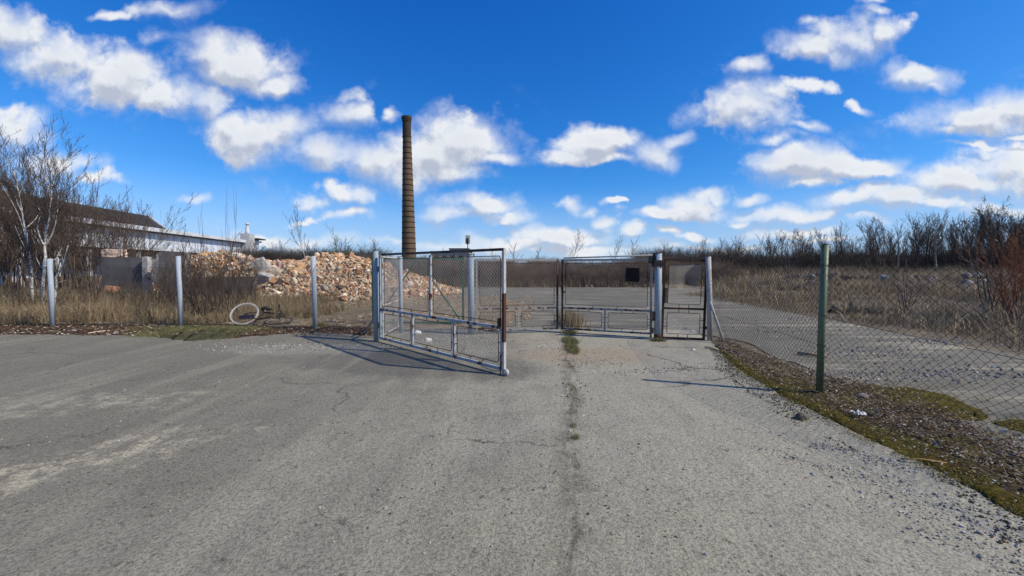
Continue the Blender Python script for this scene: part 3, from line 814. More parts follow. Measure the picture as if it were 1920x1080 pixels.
# ------------------------------------------------------------------ hall on the left
def hall():
    # long wall facing right, running back and slightly left
    A = at(-60, 500, 30.6); A.z = 0
    D1 = at(452, 500, 72); D1.z = 0
    d = (D1 - A); L = d.length; ang = math.atan2(d.y, d.x)
    root = empty('factory_hall', (A.x, A.y, 0), ang)     # local x runs along the wall, local +y is behind it (left)
    tag(root, 'long pale factory hall with dark ribbed roof behind the birches', 'building')
    wallm = wall_mat()
    fascia = simple('white_fascia', (.50, .52, .54), .7, .12, .5)
    dark = simple('dark_soffit', (.03, .03, .032), .8, .3, .8)
    glass, gnt, gb = new_mat('hall_glass'); gb.inputs['Base Color'].default_value = (.05, .08, .11, 1); gb.inputs['Roughness'].default_value = .15
    HE = 6.35
    mb = MB(); mb.box((L / 2, 8, HE / 2 - .25), (L, 16, HE - .5)); mb.build('wall', wallm, root)
    mb = MB(); mb.box((L / 2 - .2, 7.6, HE - .24), (L + .6, 17.0, .46)); mb.build('fascia', fascia, root)
    mb = MB(); mb.box((L / 2 - .2, -.28, HE - .54), (L + .3, .5, .14)); mb.build('gutter', dark, root)
    # flat upper roof edge and ribbed pitched roof that ends before the wall does
    LR = L * .565
    mb = MB()
    RH = 1.95
    V = [(-2, .6, HE), (LR, .6, HE), (LR, 3.0, HE + RH), (-2, 3.0, HE + RH), (-2, 6.2, HE), (LR, 6.2, HE)]
    mb.add(V, [0, 1, 2, 3, 3, 2, 5, 4, 1, 5, 2, 0, 3, 4], [4, 4, 3, 3])
    n = int(LR / 1.15)
    for i in range(n):
        x = .3 + i * 1.15
        mb.bar((x, .58, HE + .03), (x, 3.0, HE + RH + .03), .09, .06)
    rf = mb.build('roof', simple('dark_roof_felt', (.035, .034, .034), .75, .4, .8), root)
    mb = MB(); mb.bar((LR + .1, .5, HE + .02), (LR + .1, 3.0, HE + RH + .1), .22, .12); mb.bar((LR + .1, 3.0, HE + RH + .1), (LR + .1, 6.3, HE + .02), .22, .12)
    mb.build('verge', fascia, rf)
    # lower canopy slab running past the end of the hall
    mb = MB(); mb.box((L + 9.5, -1.35, 4.05), (17, 4.7, .36)); mb.build('annex_roof', fascia, root); mb = MB(); mb.box((L + 9.5, -1.3, 1.93), (16, 4, 3.86)); mb.build('annex', wallm, root)
    mb = MB(); mb.box((L / 2 - 1, -1.35, 3.62), (L, 2.7, .30)); mb.build('canopy', fascia, root)
    mb = MB(); mb.box((L / 2 - 1, -1.3, 3.40), (L - .4, 2.4, .14)); mb.build('canopy_beam', dark, root)
    for i in range(12):
        x = 1.2 + i * (L - 4) / 12
        mb = MB(); mb.box((x, -2.3, 1.66), (.28, .28, 3.32)); mb.build('column', fascia, root)
    # windows under the canopy and doors
    for i in range(9):
        x = 2.0 + i * 4.1
        mb = MB(); mb.box((x, -.03, 1.95), (2.7, .1, 1.7)); w = mb.build('window', fascia, root)
        mb = MB(); mb.box((x - .64, -.07, 1.95), (1.15, .06, 1.5)); mb.box((x + .64, -.07, 1.95), (1.15, .06, 1.5)); mb.build('pane', glass, w)
    # end pillar with vent stack, and small T shaped upstand
    mb = MB(); mb.box((L + 1.2, -.6, 3.75), (2.0, 1.5, 7.5)); mb.build('pillar', simple('pillar_render', (.36, .37, .37), .9, .15, .5), root)
    mb = MB()
    mb.tube([(L + 1.2, -.6, 7.4), (L + 1.2, -.6, 7.9), (L + 1.2, -.6, 8.9), (L + 1.2, -.6, 9.2)], [.42, .34, .22, .2], 12)
    mb.tube([(L + 1.2, -.6, 9.2), (L + 1.2, -.6, 9.3), (L + 1.2, -.6, 9.6)], [.38, .38, .08], 12)
    mb.build('vent_pipe', fascia, root)
    mb = MB(); mb.box((L + 6.2, .6, 3.4), (1.2, 1.6, 6.6)); mb.build('rear_pillar', wallm, root)
    mb = MB(); mb.box((L + 5.6, -.1, 6.85), (3.6, 2.2, .22)); mb.build('rear_roof_slab', dark, root)
    mb = MB(); mb.box((L + 5.6, .2, 6.35), (3.0, 1.6, .3)); mb.build('rear_beam', fascia, root)
def wall_mat():
    m, nt, b = new_mat('hall_panels')
    co = objco(nt)
    sp = nt.nodes.new('ShaderNodeSeparateXYZ'); nt.links.new(co, sp.inputs[0])
    fr = mth(nt, 'FRACT', mth(nt, 'MULTIPLY', sp.outputs[0], 1 / 1.5))
    seam = smooth(nt, mth(nt, 'ABSOLUTE', mth(nt, 'SUBTRACT', fr, .5)), .46, .485)
    st = nt.nodes.new('ShaderNodeMapping'); st.inputs['Scale'].default_value = (1.5, 1.5, .12); nt.links.new(co, st.inputs[0])
    c = mixc(nt, smooth(nt, noise(nt, st.outputs[0], 1, 6, .6), .4, .7), (.52, .56, .62), (.40, .43, .47))
    c = mixc(nt, mth(nt, 'MULTIPLY', seam, .5), c, (.12, .13, .14))
    nt.links.new(c, b.inputs['Base Color']); b.inputs['Roughness'].default_value = .7
    return m
hall()

# ruined garden-height walls before the hall
concm = simple('grey_concrete', (.135, .13, .125), .95, .25, 1.5, 0, .4)
def wallpiece(name, px0, px1, ytop, d, label, mat, th=.3, jag=.0, z0=0, cat='wall', dd=0):
    a = at(px0, ytop, d); b = at(px1, ytop, d + dd)
    root = MB(); n = 10
    L = (Vector((b.x, b.y)) - Vector((a.x, a.y))).length; ang = math.atan2(b.y - a.y, b.x - a.x)
    top = [a.z + (b.z - a.z) * i / n + rnd.uniform(-jag, jag) for i in range(n + 1)]
    V = []
    for i in range(n + 1):
        x = L * i / n
        V += [(x, 0, z0), (x, 0, top[i]), (x, th, top[i] + rnd.uniform(-jag, jag) * .5), (x, th, z0)]
    Qs = []
    for i in range(n):
        k = i * 4
        for q in range(4): Qs.append((k + q, k + 4 + q, k + 4 + (q + 1) % 4, k + (q + 1) % 4))
    root.quads(V, Qs); root.quads(V[:4], [(0, 1, 2, 3)]); root.quads(V[-4:], [(3, 2, 1, 0)])
    o = root.build(name, mat); o.location = (a.x, a.y, 0); o.rotation_euler = (0, 0, ang)
    return tag(o, label, cat)
w = wallpiece('concrete_wall', 190, 266, 483, 18.5, 'dark grey concrete wall remnant left of the white pillar', concm)
wallpiece('concrete_pillar', 266, 276, 482, 18.3, 'white chipped pillar at the end of the dark concrete wall', M['chipped'], .25, .02, .0, 'pillar')
wallpiece('concrete_wall', 297, 346, 473, 17.8, 'rough grey concrete wall remnant right of the white pillar', simple('rough_concrete', (.17, .16, .15), .95, .3, 2, 0, .5), .35, .03)
wallpiece('concrete_wall', 255, 300, 487, 21.0, 'weathered pale back wall seen through the gap by the pillar', simple('pale_render', (.36, .37, .36), .9, .25, 2), .3, .02)
wallpiece('concrete_wall', 330, 475, 520, 19.5, 'low dark concrete wall half hidden by shrubs below the rubble', concm, .3, .05)

# small distant building and lamp
def far_building():
    D = 130.0
    a = at(808, 473, D); b = at(880, 473, D); c0 = at(840, 466, D); c1 = at(876, 466, D)
    root = empty('distant_block', ((a.x + b.x) / 2, D, 0)); tag(root, 'small flat roofed distant building just right of the chimney', 'building')
    m1 = simple('distant_render', (.33, .31, .27), .9, .15, .3); dk = simple('distant_dark', (.05, .05, .05), .8, .2, 1)
    W = b.x - a.x; H = a.z
    MB().box((0, 4, H / 2), (W, 8, H)).build('wall', m1, root)
    MB().box((0, 3.9, H + .2), (W + .4, 8.6, .35)).build('roof', dk, root)
    cx = (c0.x + c1.x) / 2 - (a.x + b.x) / 2
    MB().box((cx, 5, (H + c0.z) / 2), (c1.x - c0.x, 5, c0.z - H)).build('penthouse', m1, root)
    MB().box((cx, 5, c0.z + .1), (c1.x - c0.x + .3, 5.3, .25)).build('penthouse_roof', dk, root)
    for i in range(4):
        w = MB().box((-W / 2 + 1.8 + i * 2.6, -.03, H - 1.6), (1.4, .1, 1.0)).build('window', dk, root)
    MB().tube([(cx - 5.2, 3, H), (cx - 5.2, 3, H + 1.6)], .08, 6).build('antenna', dk, root)
far_building()

def lamp():
    D = 42.0; p = at(877, 470, D)
    root = empty('yard_lamp', (p.x, D, float(gh(p.x, D)))); tag(root, 'slim lamp post with pale rectangular head behind the open gate leaf', 'lamp post')
    top = at(877, 441, D).z; bot = at(877, 457, D).z; z0 = float(gh(p.x, D))
    MB().tube([(0, 0, 0), (0, 0, bot - z0 + .2)], [.06, .045], 10).build('pole', M['darkmetal'], root)
    MB().box((0, .03, (top + bot) / 2 - z0), (.48, .05, top - bot)).build('panel', simple('pale_panel', (.5, .5, .42), .6, .1, 3), root)
    MB().tube([(0, -.06, bot - z0 - .1), (0, -.06, bot - z0 + .15), (0, -.06, top - z0 - .3), (0, -.06, top - z0 - .25)], [.07, .12, .1, .03], 10).build('lamp_head', M['tyre'], root)
lamp()

# ------------------------------------------------------------------ chain link
def chain(mb, L, z0, z1, cw=.07, ch=.07, r=.0016, keep=None, sag=0.0, wob=.004, rng=R, y0=0.0, col_=None):
    """woven wire in the local xz plane; z0,z1 floats or callables of x"""
    f0 = z0 if callable(z0) else (lambda x: np.full(np.shape(x), z0, float))
    f1 = z1 if callable(z1) else (lambda x: np.full(np.shape(x), z1, float))
    cw = cw / 2
    nx = int(L / cw) + 1
    xr = np.arange(nx + 1) * cw
    hmax = float(np.max(f1(xr)) - np.min(f0(xr)))
    nz = int(hmax / (ch / 2)) + 2
    k, j = np.meshgrid(np.arange(nx), np.arange(nz + 1), indexing='ij')
    x = (k + ((j + k) % 2)) * cw + np.where((j + k) % 2 == 0, -.08, .08) * cw
    zt = float(np.max(f1(xr)))
    z = zt - j * ch / 2
    # slight irregularity shared by position
    dx = fbm(x, z, 2.0, 3) * wob * 6; dz = fbm(x + 40, z, 2.0, 3) * wob * 6; dy = fbm(x + 90, z + 9, 1.2, 3) * wob * 10
    X = np.clip(x + dx, 0, L); Z = z + dz - (zt - f1(np.clip(x, 0, L))); Y = dy + y0 + np.where((j + k) % 2 == 0, r, -r)
    P = np.stack([X, Y, Z], -1)
    A = P[:, :-1].reshape(-1, 3); B = P[:, 1:].reshape(-1, 3)
    m = (B[:, 2] >= f0(B[:, 0])) & (np.linalg.norm(B[:, [0, 2]] - A[:, [0, 2]], axis=1) > .3 * cw)
    m &= (A[:, 0] < L - 1e-4) | (B[:, 0] < L - 1e-4)
    if keep is not None: m &= keep(A[:, 0], A[:, 2])
    mb.segs(A[m], B[m], r, r, 3)
    return mb

def rrect(x0, x1, z0, z1, rr=.04, y=0.0):
    pts = []
    for cx, cz, a0 in ((x1 - rr, z1 - rr, 0), (x0 + rr, z1 - rr, 90), (x0 + rr, z0 + rr, 180), (x1 - rr, z0 + rr, 270)):
        for a in (0, 30, 60, 90):
            q = rad(a0 + a); pts.append((cx + rr * math.cos(q), y, cz + rr * math.sin(q)))
    return pts

def leaf_panel(root, x0, x1, z0, z1, gap, mw, mrod, cw, r, name='mesh_panel', keep=None, lugs=2, ch=None):
    """rod frame held by little lugs inside an opening, wire mesh inside it"""
    a0, a1, b0, b1 = x0 + gap, x1 - gap, z0 + gap, z1 - gap
    mb = MB(); mb.tube(rrect(a0, a1, b0, b1), .007, 6, closed=True)
    for i in range(lugs):
        t = (i + .5) / lugs
        x = a0 + (a1 - a0) * (.2 + .6 * t) if lugs > 1 else (a0 + a1) / 2
        mb.bar((x, 0, b1), (x, 0, z1), .012); mb.bar((x, 0, b0), (x, 0, z0), .012)
        z = b0 + (b1 - b0) * (.15 + .7 * t)
        mb.bar((a0, 0, z), (x0, 0, z), .012); mb.bar((a1, 0, z), (x1, 0, z), .012)
    mb.build('rod_frame', mrod, root)
    mb = MB(); chain(mb, a1 - a0, 0, b1 - b0, cw, ch or cw, r, keep=keep, wob=.002)
    o = mb.build(name, mw, root); o.location = (a0, 0, b0)
    return o

def solve_t(A, B, px):
    # parameter along A->B seen at column px
    k = (px - 960) / F
    # camera pitch small: x = k*(y cos + ...)~; iterate on true projection
    lo, hi = -.2, 1.2
    def proj(t):
        p = A.lerp(B, t); v = Vector((p.x, p.y, p.z - CAM_H)); dep = v.y * math.cos(PITCH) - v.z * math.sin(PITCH)
        return 960 + F * v.x / dep
    s = 1 if proj(1) > proj(0) else -1
    for _ in range(50):
        m = (lo + hi) / 2
        if (proj(m) - px) * s < 0: lo = m
        else: hi = m
    return (lo + hi) / 2

# --- big open leaf in front
def front_leaf():
    H = G(713, 641); E = G(947, 704)
    d = E - H; L = d.length; ang = math.atan2(d.y, d.x)
    root = empty('gate_leaf', H, ang)
    tag(root, 'wide pale blue mesh gate leaf standing open towards the viewer', 'gate')
    zt, zm, zb = 1.83, .70, .09; w = .045
    tt = lambda px: solve_t(H, E, px) * L
    xm = tt(808); x1 = tt(774); x2 = tt(852)
    fr = MB()
    fr.box((w / 2, 0, (zt + zb) / 2), (w, w, zt - zb + w), mat=0)                     # hinge stile
    fr.box((w + .07, 0, (zt + zb) / 2), (w * .7, w * .6, zt - zb - w), mat=0)
    fr.box((L / 2 + .03, 0, zt + w / 2 + .002), (L - w - .06, w, w * .9), mat=1)                 # top rail, dark brown with its backlit shade put into the material
    fr.box((L / 2, 0, zm), (L - 2 * w - .006, w * .9, w), mat=0)                       # middle rail
    fr.box((L / 2, 0, zb), (L - 2 * w - .006, w * .9, w), mat=0)                       # bottom rail
    fr.box((xm, 0, (zt + zm) / 2), (w * 1.1, w * .8, zt - zm - w - .004), mat=0)
    fr.box((x1, 0, (zb + zm) / 2), (w * 1.1, w * .8, zm - zb - w - .004), mat=0)
    fr.box((x2, 0, (zb + zm) / 2), (w * 1.1, w * .8, zm - zb - w - .004), mat=0)
    fr.box((L - w * 1.6, 0, (zb + zm) / 2 - .02), (w * .7, w * .75, zm - zb - w - .04), mat=0)
    fr.build('frame', [M['pale'], M['darkmetal']], root)
    st = MB(); st.box((L - w / 2, 0, 1.54), (w, w, .66), mat=0); st.box((L - w / 2, 0, .85), (w * .98, w * .98, .72 ), mat=1); st.box((L - w / 2, 0, .245), (w, w, .49), mat=0)
    tag(st.build('end_stile', [M['chipped'], M['rustred']], root), 'rusty end stile with peeling white paint')
    g = .05; mw, mr = M['wirelight'], M['darkmetal']
    for a, b, z0, z1 in ((w + .1, xm - .03, zm + .03, zt - .02), (xm + .03, L - w, zm + .03, zt - .02),
                         (w + .1, x1 - .03, zb + .03, zm - .03), (x1 + .03, x2 - .03, zb + .03, zm - .03), (x2 + .03, L - w * 2, zb + .03, zm - .03)):
        leaf_panel(root, a, b, z0, z1, g, mw, mr, .066, .0030)
    lm = MB(); lm.tube([(L - .07, -.03, .30), (L - .07, -.03, -.0)], .009, 6); lm.tube([(L - .5, -.03, .02 + .045), (L - .25, -.03, .03), (L - .08, -.03, .06)], .005, 5)
    lm.build('drop_bolt', M['darkmetal'], root)
    wh = MB(); wh.tube([(L + .035, -.035, .055), (L + .035, .0, .055)], .05, 18); wh.tube([(L + .035, -.05, .055), (L + .035, .02, .055)], .018, 10); wh.build('wheel', M['chipped'], root)
    # hinges
    for z in (.35, 1.55):
        h = MB(); h.tube([(-.03, 0, z - .06), (-.03, 0, z + .06)], .022, 8); h.build('hinge', M['darkmetal'], root)
    lk = MB(); lk.box((L - .09, -.03, .78), (.05, .04, .12)); lk.build('latch', M['darkmetal'], root)
front_leaf()

def post(name, px, pyb, pyt, rr, mat, label, cap=None, group=None, lean=0.0, cat='post', parent=None):
    b = G(px, pyb); D = b.y; t = at(px, pyt, D).z
    mb = MB()
    mb.tube([(0, 0, -.05), (lean * .3, 0, t * .5), (lean, 0, t)], [rr, rr, rr], 16)
    if parent is None:
        o = mb.build(name, mat, loc=(b.x, b.y, 0)); tag(o, label, cat, group)
    else:
        o = mb.build(name, mat, parent, loc=(b.x, b.y, 0)); 
        if label: o['label'] = label
    c = MB(); c.tube([(lean, 0, t + .001), (lean, 0, t + .015)], [rr * 1.05, rr * .8], 16); c.build('cap', cap or M['darkmetal'], o)
    return o, b, t

hp, hb, ht = post('gate_post', 706, 640, 470, .055, M['postblue'], 'blue grey hinge post of the open front leaf, left end')
# strut leaning at the foot of the hinge post (part of that post)
s = MB(); p = G(684, 626); s.tube([tuple(p - hb) , (-.03, .05, .55)], .026, 8); s.build('strut', M['concretepost'], hp)
post('gate_post', 883.5, 627, 478, .075, M['postblue'], 'thick pale blue post seen through the open front leaf')
gp, gb_, gt = post('gate_post', 1233, 637, 475, .075, M['postblue'], 'thick blue grey post with black hinge fittings between gate and wicket')
f = MB(); f.box((-.12, 0, gt - .14), (.16, .07, .16)); f.box((-.05, .02, gt - .03), (.12, .05, .08)); f.box((-.02, 0, gt - .22), (.19, .17, .14)); f.build('upper_hinge', M['tyre'], gp)
f = MB(); f.box((-.11, 0, .52), (.09, .07, .2)); f.tube([(-.15, 0, .05), (-.16, 0, .25), (-.14, 0, .42)], .02, 8); f.box((-.13, 0, .2), (.07, .06, .12)); f.build('lower_hinge', M['darkmetal'], gp)
f = MB(); f.tube([(0, 0, -.01), (0, 0, .07), (0, 0, .13)], [.083, .08, .077], 16); f.build('rusty_foot', M['rustred'], gp)
# small mesh panel running back from the hinge post
def side_panel():
    A = G(716, 636); B = Vector((A.x - .05 + .1, A.y + 1.5, 0)); B.x = (748 - 960) / F * B.y
    d = B - A; L = d.length; root = empty('side_screen', A, math.atan2(d.y, d.x))
    tag(root, 'narrow mesh panel between hinge post and round grey post', 'fence panel')
    mb = MB(); mb.box((L / 2, 0, 1.82), (L, .035, .035)); mb.box((L / 2, 0, .08), (L - .08, .035, .03)); mb.box((.02, 0, .94), (.035, .034, 1.72)); mb.box((L - .02, 0, .94), (.035, .034, 1.72)); mb.box((L / 2, 0, .74), (L - .08, .033, .03))
    mb.build('frame', M['chipped'], root)
    m2 = MB(); chain(m2, L - .1, 0, 1.0, .06, .06, .0022); o = m2.build('mesh_panel', M['wirelight'], root); o.location = (.05, 0, .78)
    m2 = MB(); chain(m2, L - .1, 0, .6, .06, .06, .0022); o = m2.build('mesh_panel', M['wirelight'], root); o.location = (.05, 0, .1)
side_panel()
post('fence_post', 752, 624, 482, .045, M['postpale'], 'grey round post behind the left part of the open front leaf')

# green braced frame behind
def green_frame():
    D = 11.2
    a = at(699, 487, D); b = at(868, 487, D)
    root = empty('braced_frame', (a.x, D, 0)); tag(root, 'green steel frame with inverted V braces behind the open leaf', 'gate frame')
    W = b.x - a.x; H = a.z; zb = at(699, 606, D).z; w = .055; mx = at(781, 487, D).x - a.x
    MB().box((0, 0, (H + zb) / 2), (w, w, H - zb)).build('stile', M['green'], root)
    MB().box((W, 0, (H + zb) / 2), (w, w, H - zb)).build('stile', M['green'], root)
    MB().box((W / 2, 0, H + w / 2), (W + w, w, w)).build('top_rail', M['green'], root)
    MB().box((W / 2, 0, zb + .02), (W - w - .01, w * .9, w)).build('bottom_rail', M['green'], root)
    MB().bar((mx, -.03, H - .02), (.04, -.03, zb + .04), w * .7).build('brace', M['green'], root)
    MB().bar((mx + .06, -.03, H - .02), (W - .04, -.03, zb + .04), w * .7).build('brace', M['green'], root)
green_frame()

# --- closed double gate
def rear_leaf(P, Q, mull_px, label, flip, sign=False, mats=None):
    d = Q - P; L = d.length; root = empty('gate_leaf', P, math.atan2(d.y, d.x)); tag(root, label, 'gate')
    z = 1.76; zm = .60; zb = .09; w = .045
    xm = solve_t(P, Q, mull_px) * L
    fr = MB()
    rail = 0; 
    fr.box((w / 2, 0, (z + zb) / 2), (w, w, z - zb + w), mat=1 if flip else 0)
    fr.box((L - w / 2, 0, (z + zb) / 2), (w, w, z - zb + w), mat=0 if flip else 1)
    fr.box((L / 2, 0, z), (L - 2 * w - .004, w * .9, w), mat=0)
    fr.box((L / 2, 0, zm), (L - 2 * w - .004, w * .9, w * .9), mat=2)
    fr.box((L / 2, 0, zb), (L - 2 * w - .004, w * .9, w * .8), mat=2)
    fr.box((xm, 0, (zm + zb) / 2), (w * .9, w * .8, zm - zb - w), mat=0)
    fr.build('frame', [M['greygate'], M['darkmetal'], M['greygate2']], root)
    g = .055
    for a, b, z0, z1 in ((w, L - w, zm + .025, z - .02), (w, xm - .02, zb + .02, zm - .02), (xm + .02, L - w, zb + .02, zm - .02)):
        leaf_panel(root, a, b, z0, z1, g, M['wiregrey'], M['darkmetal'], .06, .0024)
    if sign:
        x = solve_t(P, Q, 1185.5) * L
        s = MB(); s.box((x, -.035, 1.6 - (515 - 500) / F * 9.3), (.30, .02, .31)); s.box((x, -.048, 1.6 - (515 - 500) / F * 9.3), (.26, .004, .27)); s.build('sign_plate', M['signblack'], root)
    return root
M['greygate2'] = painted('grey_and_rust_gate', (.30, .29, .275), (.07, .035, .025), .52, .6, 5, 1)
M['signblack'] = simple('burnt_plate', (.012, .009, .008), .8, .4, 8)
Cn = G(1049.5, 622.5)
LP = G(892, 627); RP = G(1222, 633)
rear_leaf(LP, Cn - Vector((.04, 0, 0)), 972, 'left leaf of the closed grey double gate', False)
rr_ = rear_leaf(Cn + Vector((.04, 0, 0)), RP, 1134, 'right leaf of the closed double gate carrying a black square plate', True, True)
lk = MB(); lk.box((.03, -.05, 1.12), (.06, .04, .16)); lk.tube([(.055, -.05, .82), (.055, -.05, 1.2)], .009, 6); lk.box((.05, -.05, .98), (.1, .03, .03)); lk.build('latch', M['darkmetal'], rr_)
lk = MB(); lk.tube([(.02, -.05, .05), (.02, -.05, .5)], .01, 6); lk.build('ground_bolt', M['darkmetal'], rr_)
# upper tube of the right leaf: sloping up to the hinge
tb = MB(); Lr = (RP - Cn).length; tb.tube([(0.05, 0, 1.81), (Lr - .02, 0, 1.86)], .016, 8); tb.build('top_tube', M['greygate'], rr_)

# --- wicket
def wicket():
    A = G(1239, 637); B = G(1321, 638)
    d = B - A; L = d.length; root = empty('wicket_gate', A, math.atan2(d.y, d.x)); root.rotation_euler = (0, rad(1.6), math.atan2(d.y, d.x))
    tag(root, 'rusty brown wicket gate with torn wire mesh', 'gate')
    w = .042; zt, zm, zb = 1.76, .70, .05
    fr = MB()
    fr.box((w / 2, 0, (zt + zb) / 2), (w, w, zt - zb + w)); fr.box((L - w / 2, 0, (zt + zb) / 2), (w, w, zt - zb + w))
    fr.box((L / 2, 0, zt), (L - 2 * w - .004, w * .9, w)); fr.box((L / 2, 0, zm), (L - 2 * w - .004, w * .9, w)); fr.box((L / 2, 0, zb), (L - 2 * w - .004, w * .9, w))
    fr.build('frame', M['rustdark'], root)
    leaf_panel(root, w, L - w, zm + .02, zt - .02, .075, M['wirelight'], M['darkmetal'], .052, .0034, keep=lambda x, z: z > .36 + .15 * x + .1 * np.sin(x * 20), lugs=2)
    leaf_panel(root, w, L - w, zb + .02, zm - .02, .075, M['wirelight'], M['darkmetal'], .052, .0034, keep=lambda x, z: (z < .42 - .62 * x) | (z < .07), lugs=2)
    lk = MB(); lk.box((.075, -.01, .98), (.06, .05, .34)); lk.tube([(.03, -.05, 1.0), (.1, -.05, 1.0)], .01, 6); lk.build('lock_box', M['darkmetal'], root)
    for z in (.3, 1.4):
        h = MB(); h.box((L + .03, 0, z), (.07, .05, .06)); h.build('hinge', M['tyre'], root)
M['rustdark'] = painted('brown_rust', (.055, .028, .020), (.03, .018, .015), .6, .85)
wicket()

# ------------------------------------------------------------------ fences
def run_mesh(root, A, B, z0, z1, cw, ch, r, mat, wires=(), wr=.002, wob=.004, sagw=0.0):
    d = B - A; L = math.hypot(d.x, d.y)
    mb = MB(); chain(mb, L, z0, z1, cw, ch, r, wob=wob)
    o = mb.build('wire_mesh', mat, root); o.location = (A.x, A.y, 0); o.rotation_euler = (0, 0, math.atan2(d.y, d.x))
    for zf in wires:
        w = MB(); xs_ = np.linspace(0, L, 24)
        zz = zf(xs_) if callable(zf) else np.full(24, zf, float)
        w.tube(np.column_stack([xs_, .004 + fbm(xs_, xs_ * 0, .8, 2) * .03, zz + fbm(xs_, xs_ * 0 + 3, .8, 3) * .02 - sagw * np.sin(xs_ / L * np.pi)]), wr, 5)
        q = w.build('tension_wire', mat, root); q.location = o.location; q.rotation_euler = o.rotation_euler

def left_fence():
    root = empty('wire_fence', G(338, 610)); root.location.z = 0
    r0 = root.location.copy()
    tag(root, 'long wire mesh fence on pale round posts in front of rubble and shrubs', 'fence')
    P = []
    for px, yb, yt, lb in ((99, 612, 485, 'leftmost pale post'), (339, 611, 480, 'middle pale post'), (591, 617, 480, 'right pale post beside the bicycle')):
        o, b, t = post('post', px, yb, yt, .058, M['postpale'], lb, parent=root, lean=-.03)
        o.location = o.location - r0; P.append(b)
    L0 = P[0] + (P[0] - P[1]) * 1.0; L0.z = 0
    pts = [L0] + P + [hb]
    for a, b in zip(pts[:-1], pts[1:]):
        A = a - r0; B = b - r0; A.z = B.z = 0
        run_mesh(root, A, B, .04, (lambda x: 1.62 + .03 * np.sin(np.asarray(x) * 1.7)), .06, .06, .0023, M['wire'], (1.66, .9), .002)
left_fence()

def right_fence():
    C = G(1330, 639); Gp = G(1536.5, 739); Ep = Vector((5.55, -1.4, 0))
    root = empty('wire_fence', Gp); tag(root, 'dark diamond mesh fence along the right verge with a green post', 'fence')
    r0 = Gp.copy()
    o, b, t = post('post', 1536.5, 739, 459, .040, M['greenpost'], 'green painted steel post', cap=M['greenpost'], parent=root, lean=.035); o.location -= r0
    # rusty wire loops on the post
    for z in (.62, 1.0, 1.62):
        k = MB(); k.tube([(.048 * math.cos(a), .048 * math.sin(a), 0) for a in np.linspace(0, 2 * math.pi, 13)[:-1]], .004, 5, closed=True); q = k.build('wire_loop', M['wire'], o); q.location = (.035 * z / 1.88, 0, z)
    o, b2, t2 = post('corner_post', 1331, 639, 481, .055, M['concretepost'], 'whitish corner post with leaning strut', parent=root, lean=-.06); o.location -= r0
    s_ = MB(); q = G(1357, 644); s_.tube([tuple(q - b2 + Vector((0, 0, .02))), (-.02, -.03, .85)], .026, 8); s_.build('strut', M['concretepost'], o)
    A = C - r0; B = Gp - r0; E = Ep - r0
    e = MB(); e.tube([(0, 0, 0), (0, 0, 1.88)], .04, 12); e = e.build('post', M['greenpost'], root); e.location = E
    L1 = (Gp - C).length
    top1 = lambda x: 1.52 + .17 * np.clip((np.asarray(x) / L1) ** .6, 0, 1)
    run_mesh(root, A, B, .05, top1, .075, .075, .0020, M['wire'], (lambda x: top1(x) + .02, .62), .0028, .007)
    run_mesh(root, B, E, .05, lambda x: 1.67 + 0 * np.asarray(x), .078, .078, .0018, M['wire'], (1.70, lambda x: .98 - .10 * np.asarray(x)), .0028, .010)
right_fence()

# ------------------------------------------------------------------ verges
def verge(name, mat, outer, inner, z, amp, label, cat='moss', hgt=.03, n=520, m=18, kind='structure', taper=False):
    o = np.array([tuple(p)[:2] for p in outer]); i_ = np.array([tuple(p)[:2] for p in inner])
    def rs(P):
        dd = np.concatenate([[0], np.cumsum(np.linalg.norm(np.diff(P, axis=0), axis=1))]); t = np.linspace(0, dd[-1], n)
        return np.column_stack([np.interp(t, dd, P[:, 0]), np.interp(t, dd, P[:, 1])])
    a, b = rs(o), rs(i_)
    a[:, 0] += (fbm(a[:, 0], a[:, 1], 4, 4) + .7 * fbm(a[:, 0], a[:, 1], 17, 3)) * amp * 1.6; a[:, 1] += fbm(a[:, 0] + 9, a[:, 1], 7, 4) * amp * 1.4
    b[:, 0] += fbm(b[:, 0], b[:, 1], 2, 4) * amp * 2; b[:, 1] += fbm(b[:, 0] + 9, b[:, 1], 2, 4) * amp * 2
    if taper:
        e = (np.sin(np.linspace(0, np.pi, n)) ** .6)[:, None]; mid = (a + b) / 2; a = mid + (a - mid) * e; b = mid + (b - mid) * e
    t = np.linspace(0, 1, m)[None, :, None]
    P = a[:, None] * (1 - t) + b[:, None] * t
    prof = np.sin(np.linspace(0, 1, m) * np.pi) ** .5
    Z = z + prof[None] * (hgt * .5 + hgt * (fbm(P[..., 0], P[..., 1], 5, 4) + .4)) - .01
    V = np.concatenate([P, Z[..., None]], -1).reshape(-1, 3)
    k = (np.arange(n - 1)[:, None] * m + np.arange(m - 1)[None]).ravel()
    mb = MB().quads(V, np.stack([k, k + 1, k + m + 1, k + m], 1), smooth=True)
    ob = mb.build(name, mat); tag(ob, label, cat, kind='stuff')
    if ob.data.polygons[0].normal.z < 0: ob.data.flip_normals()
    return a, b

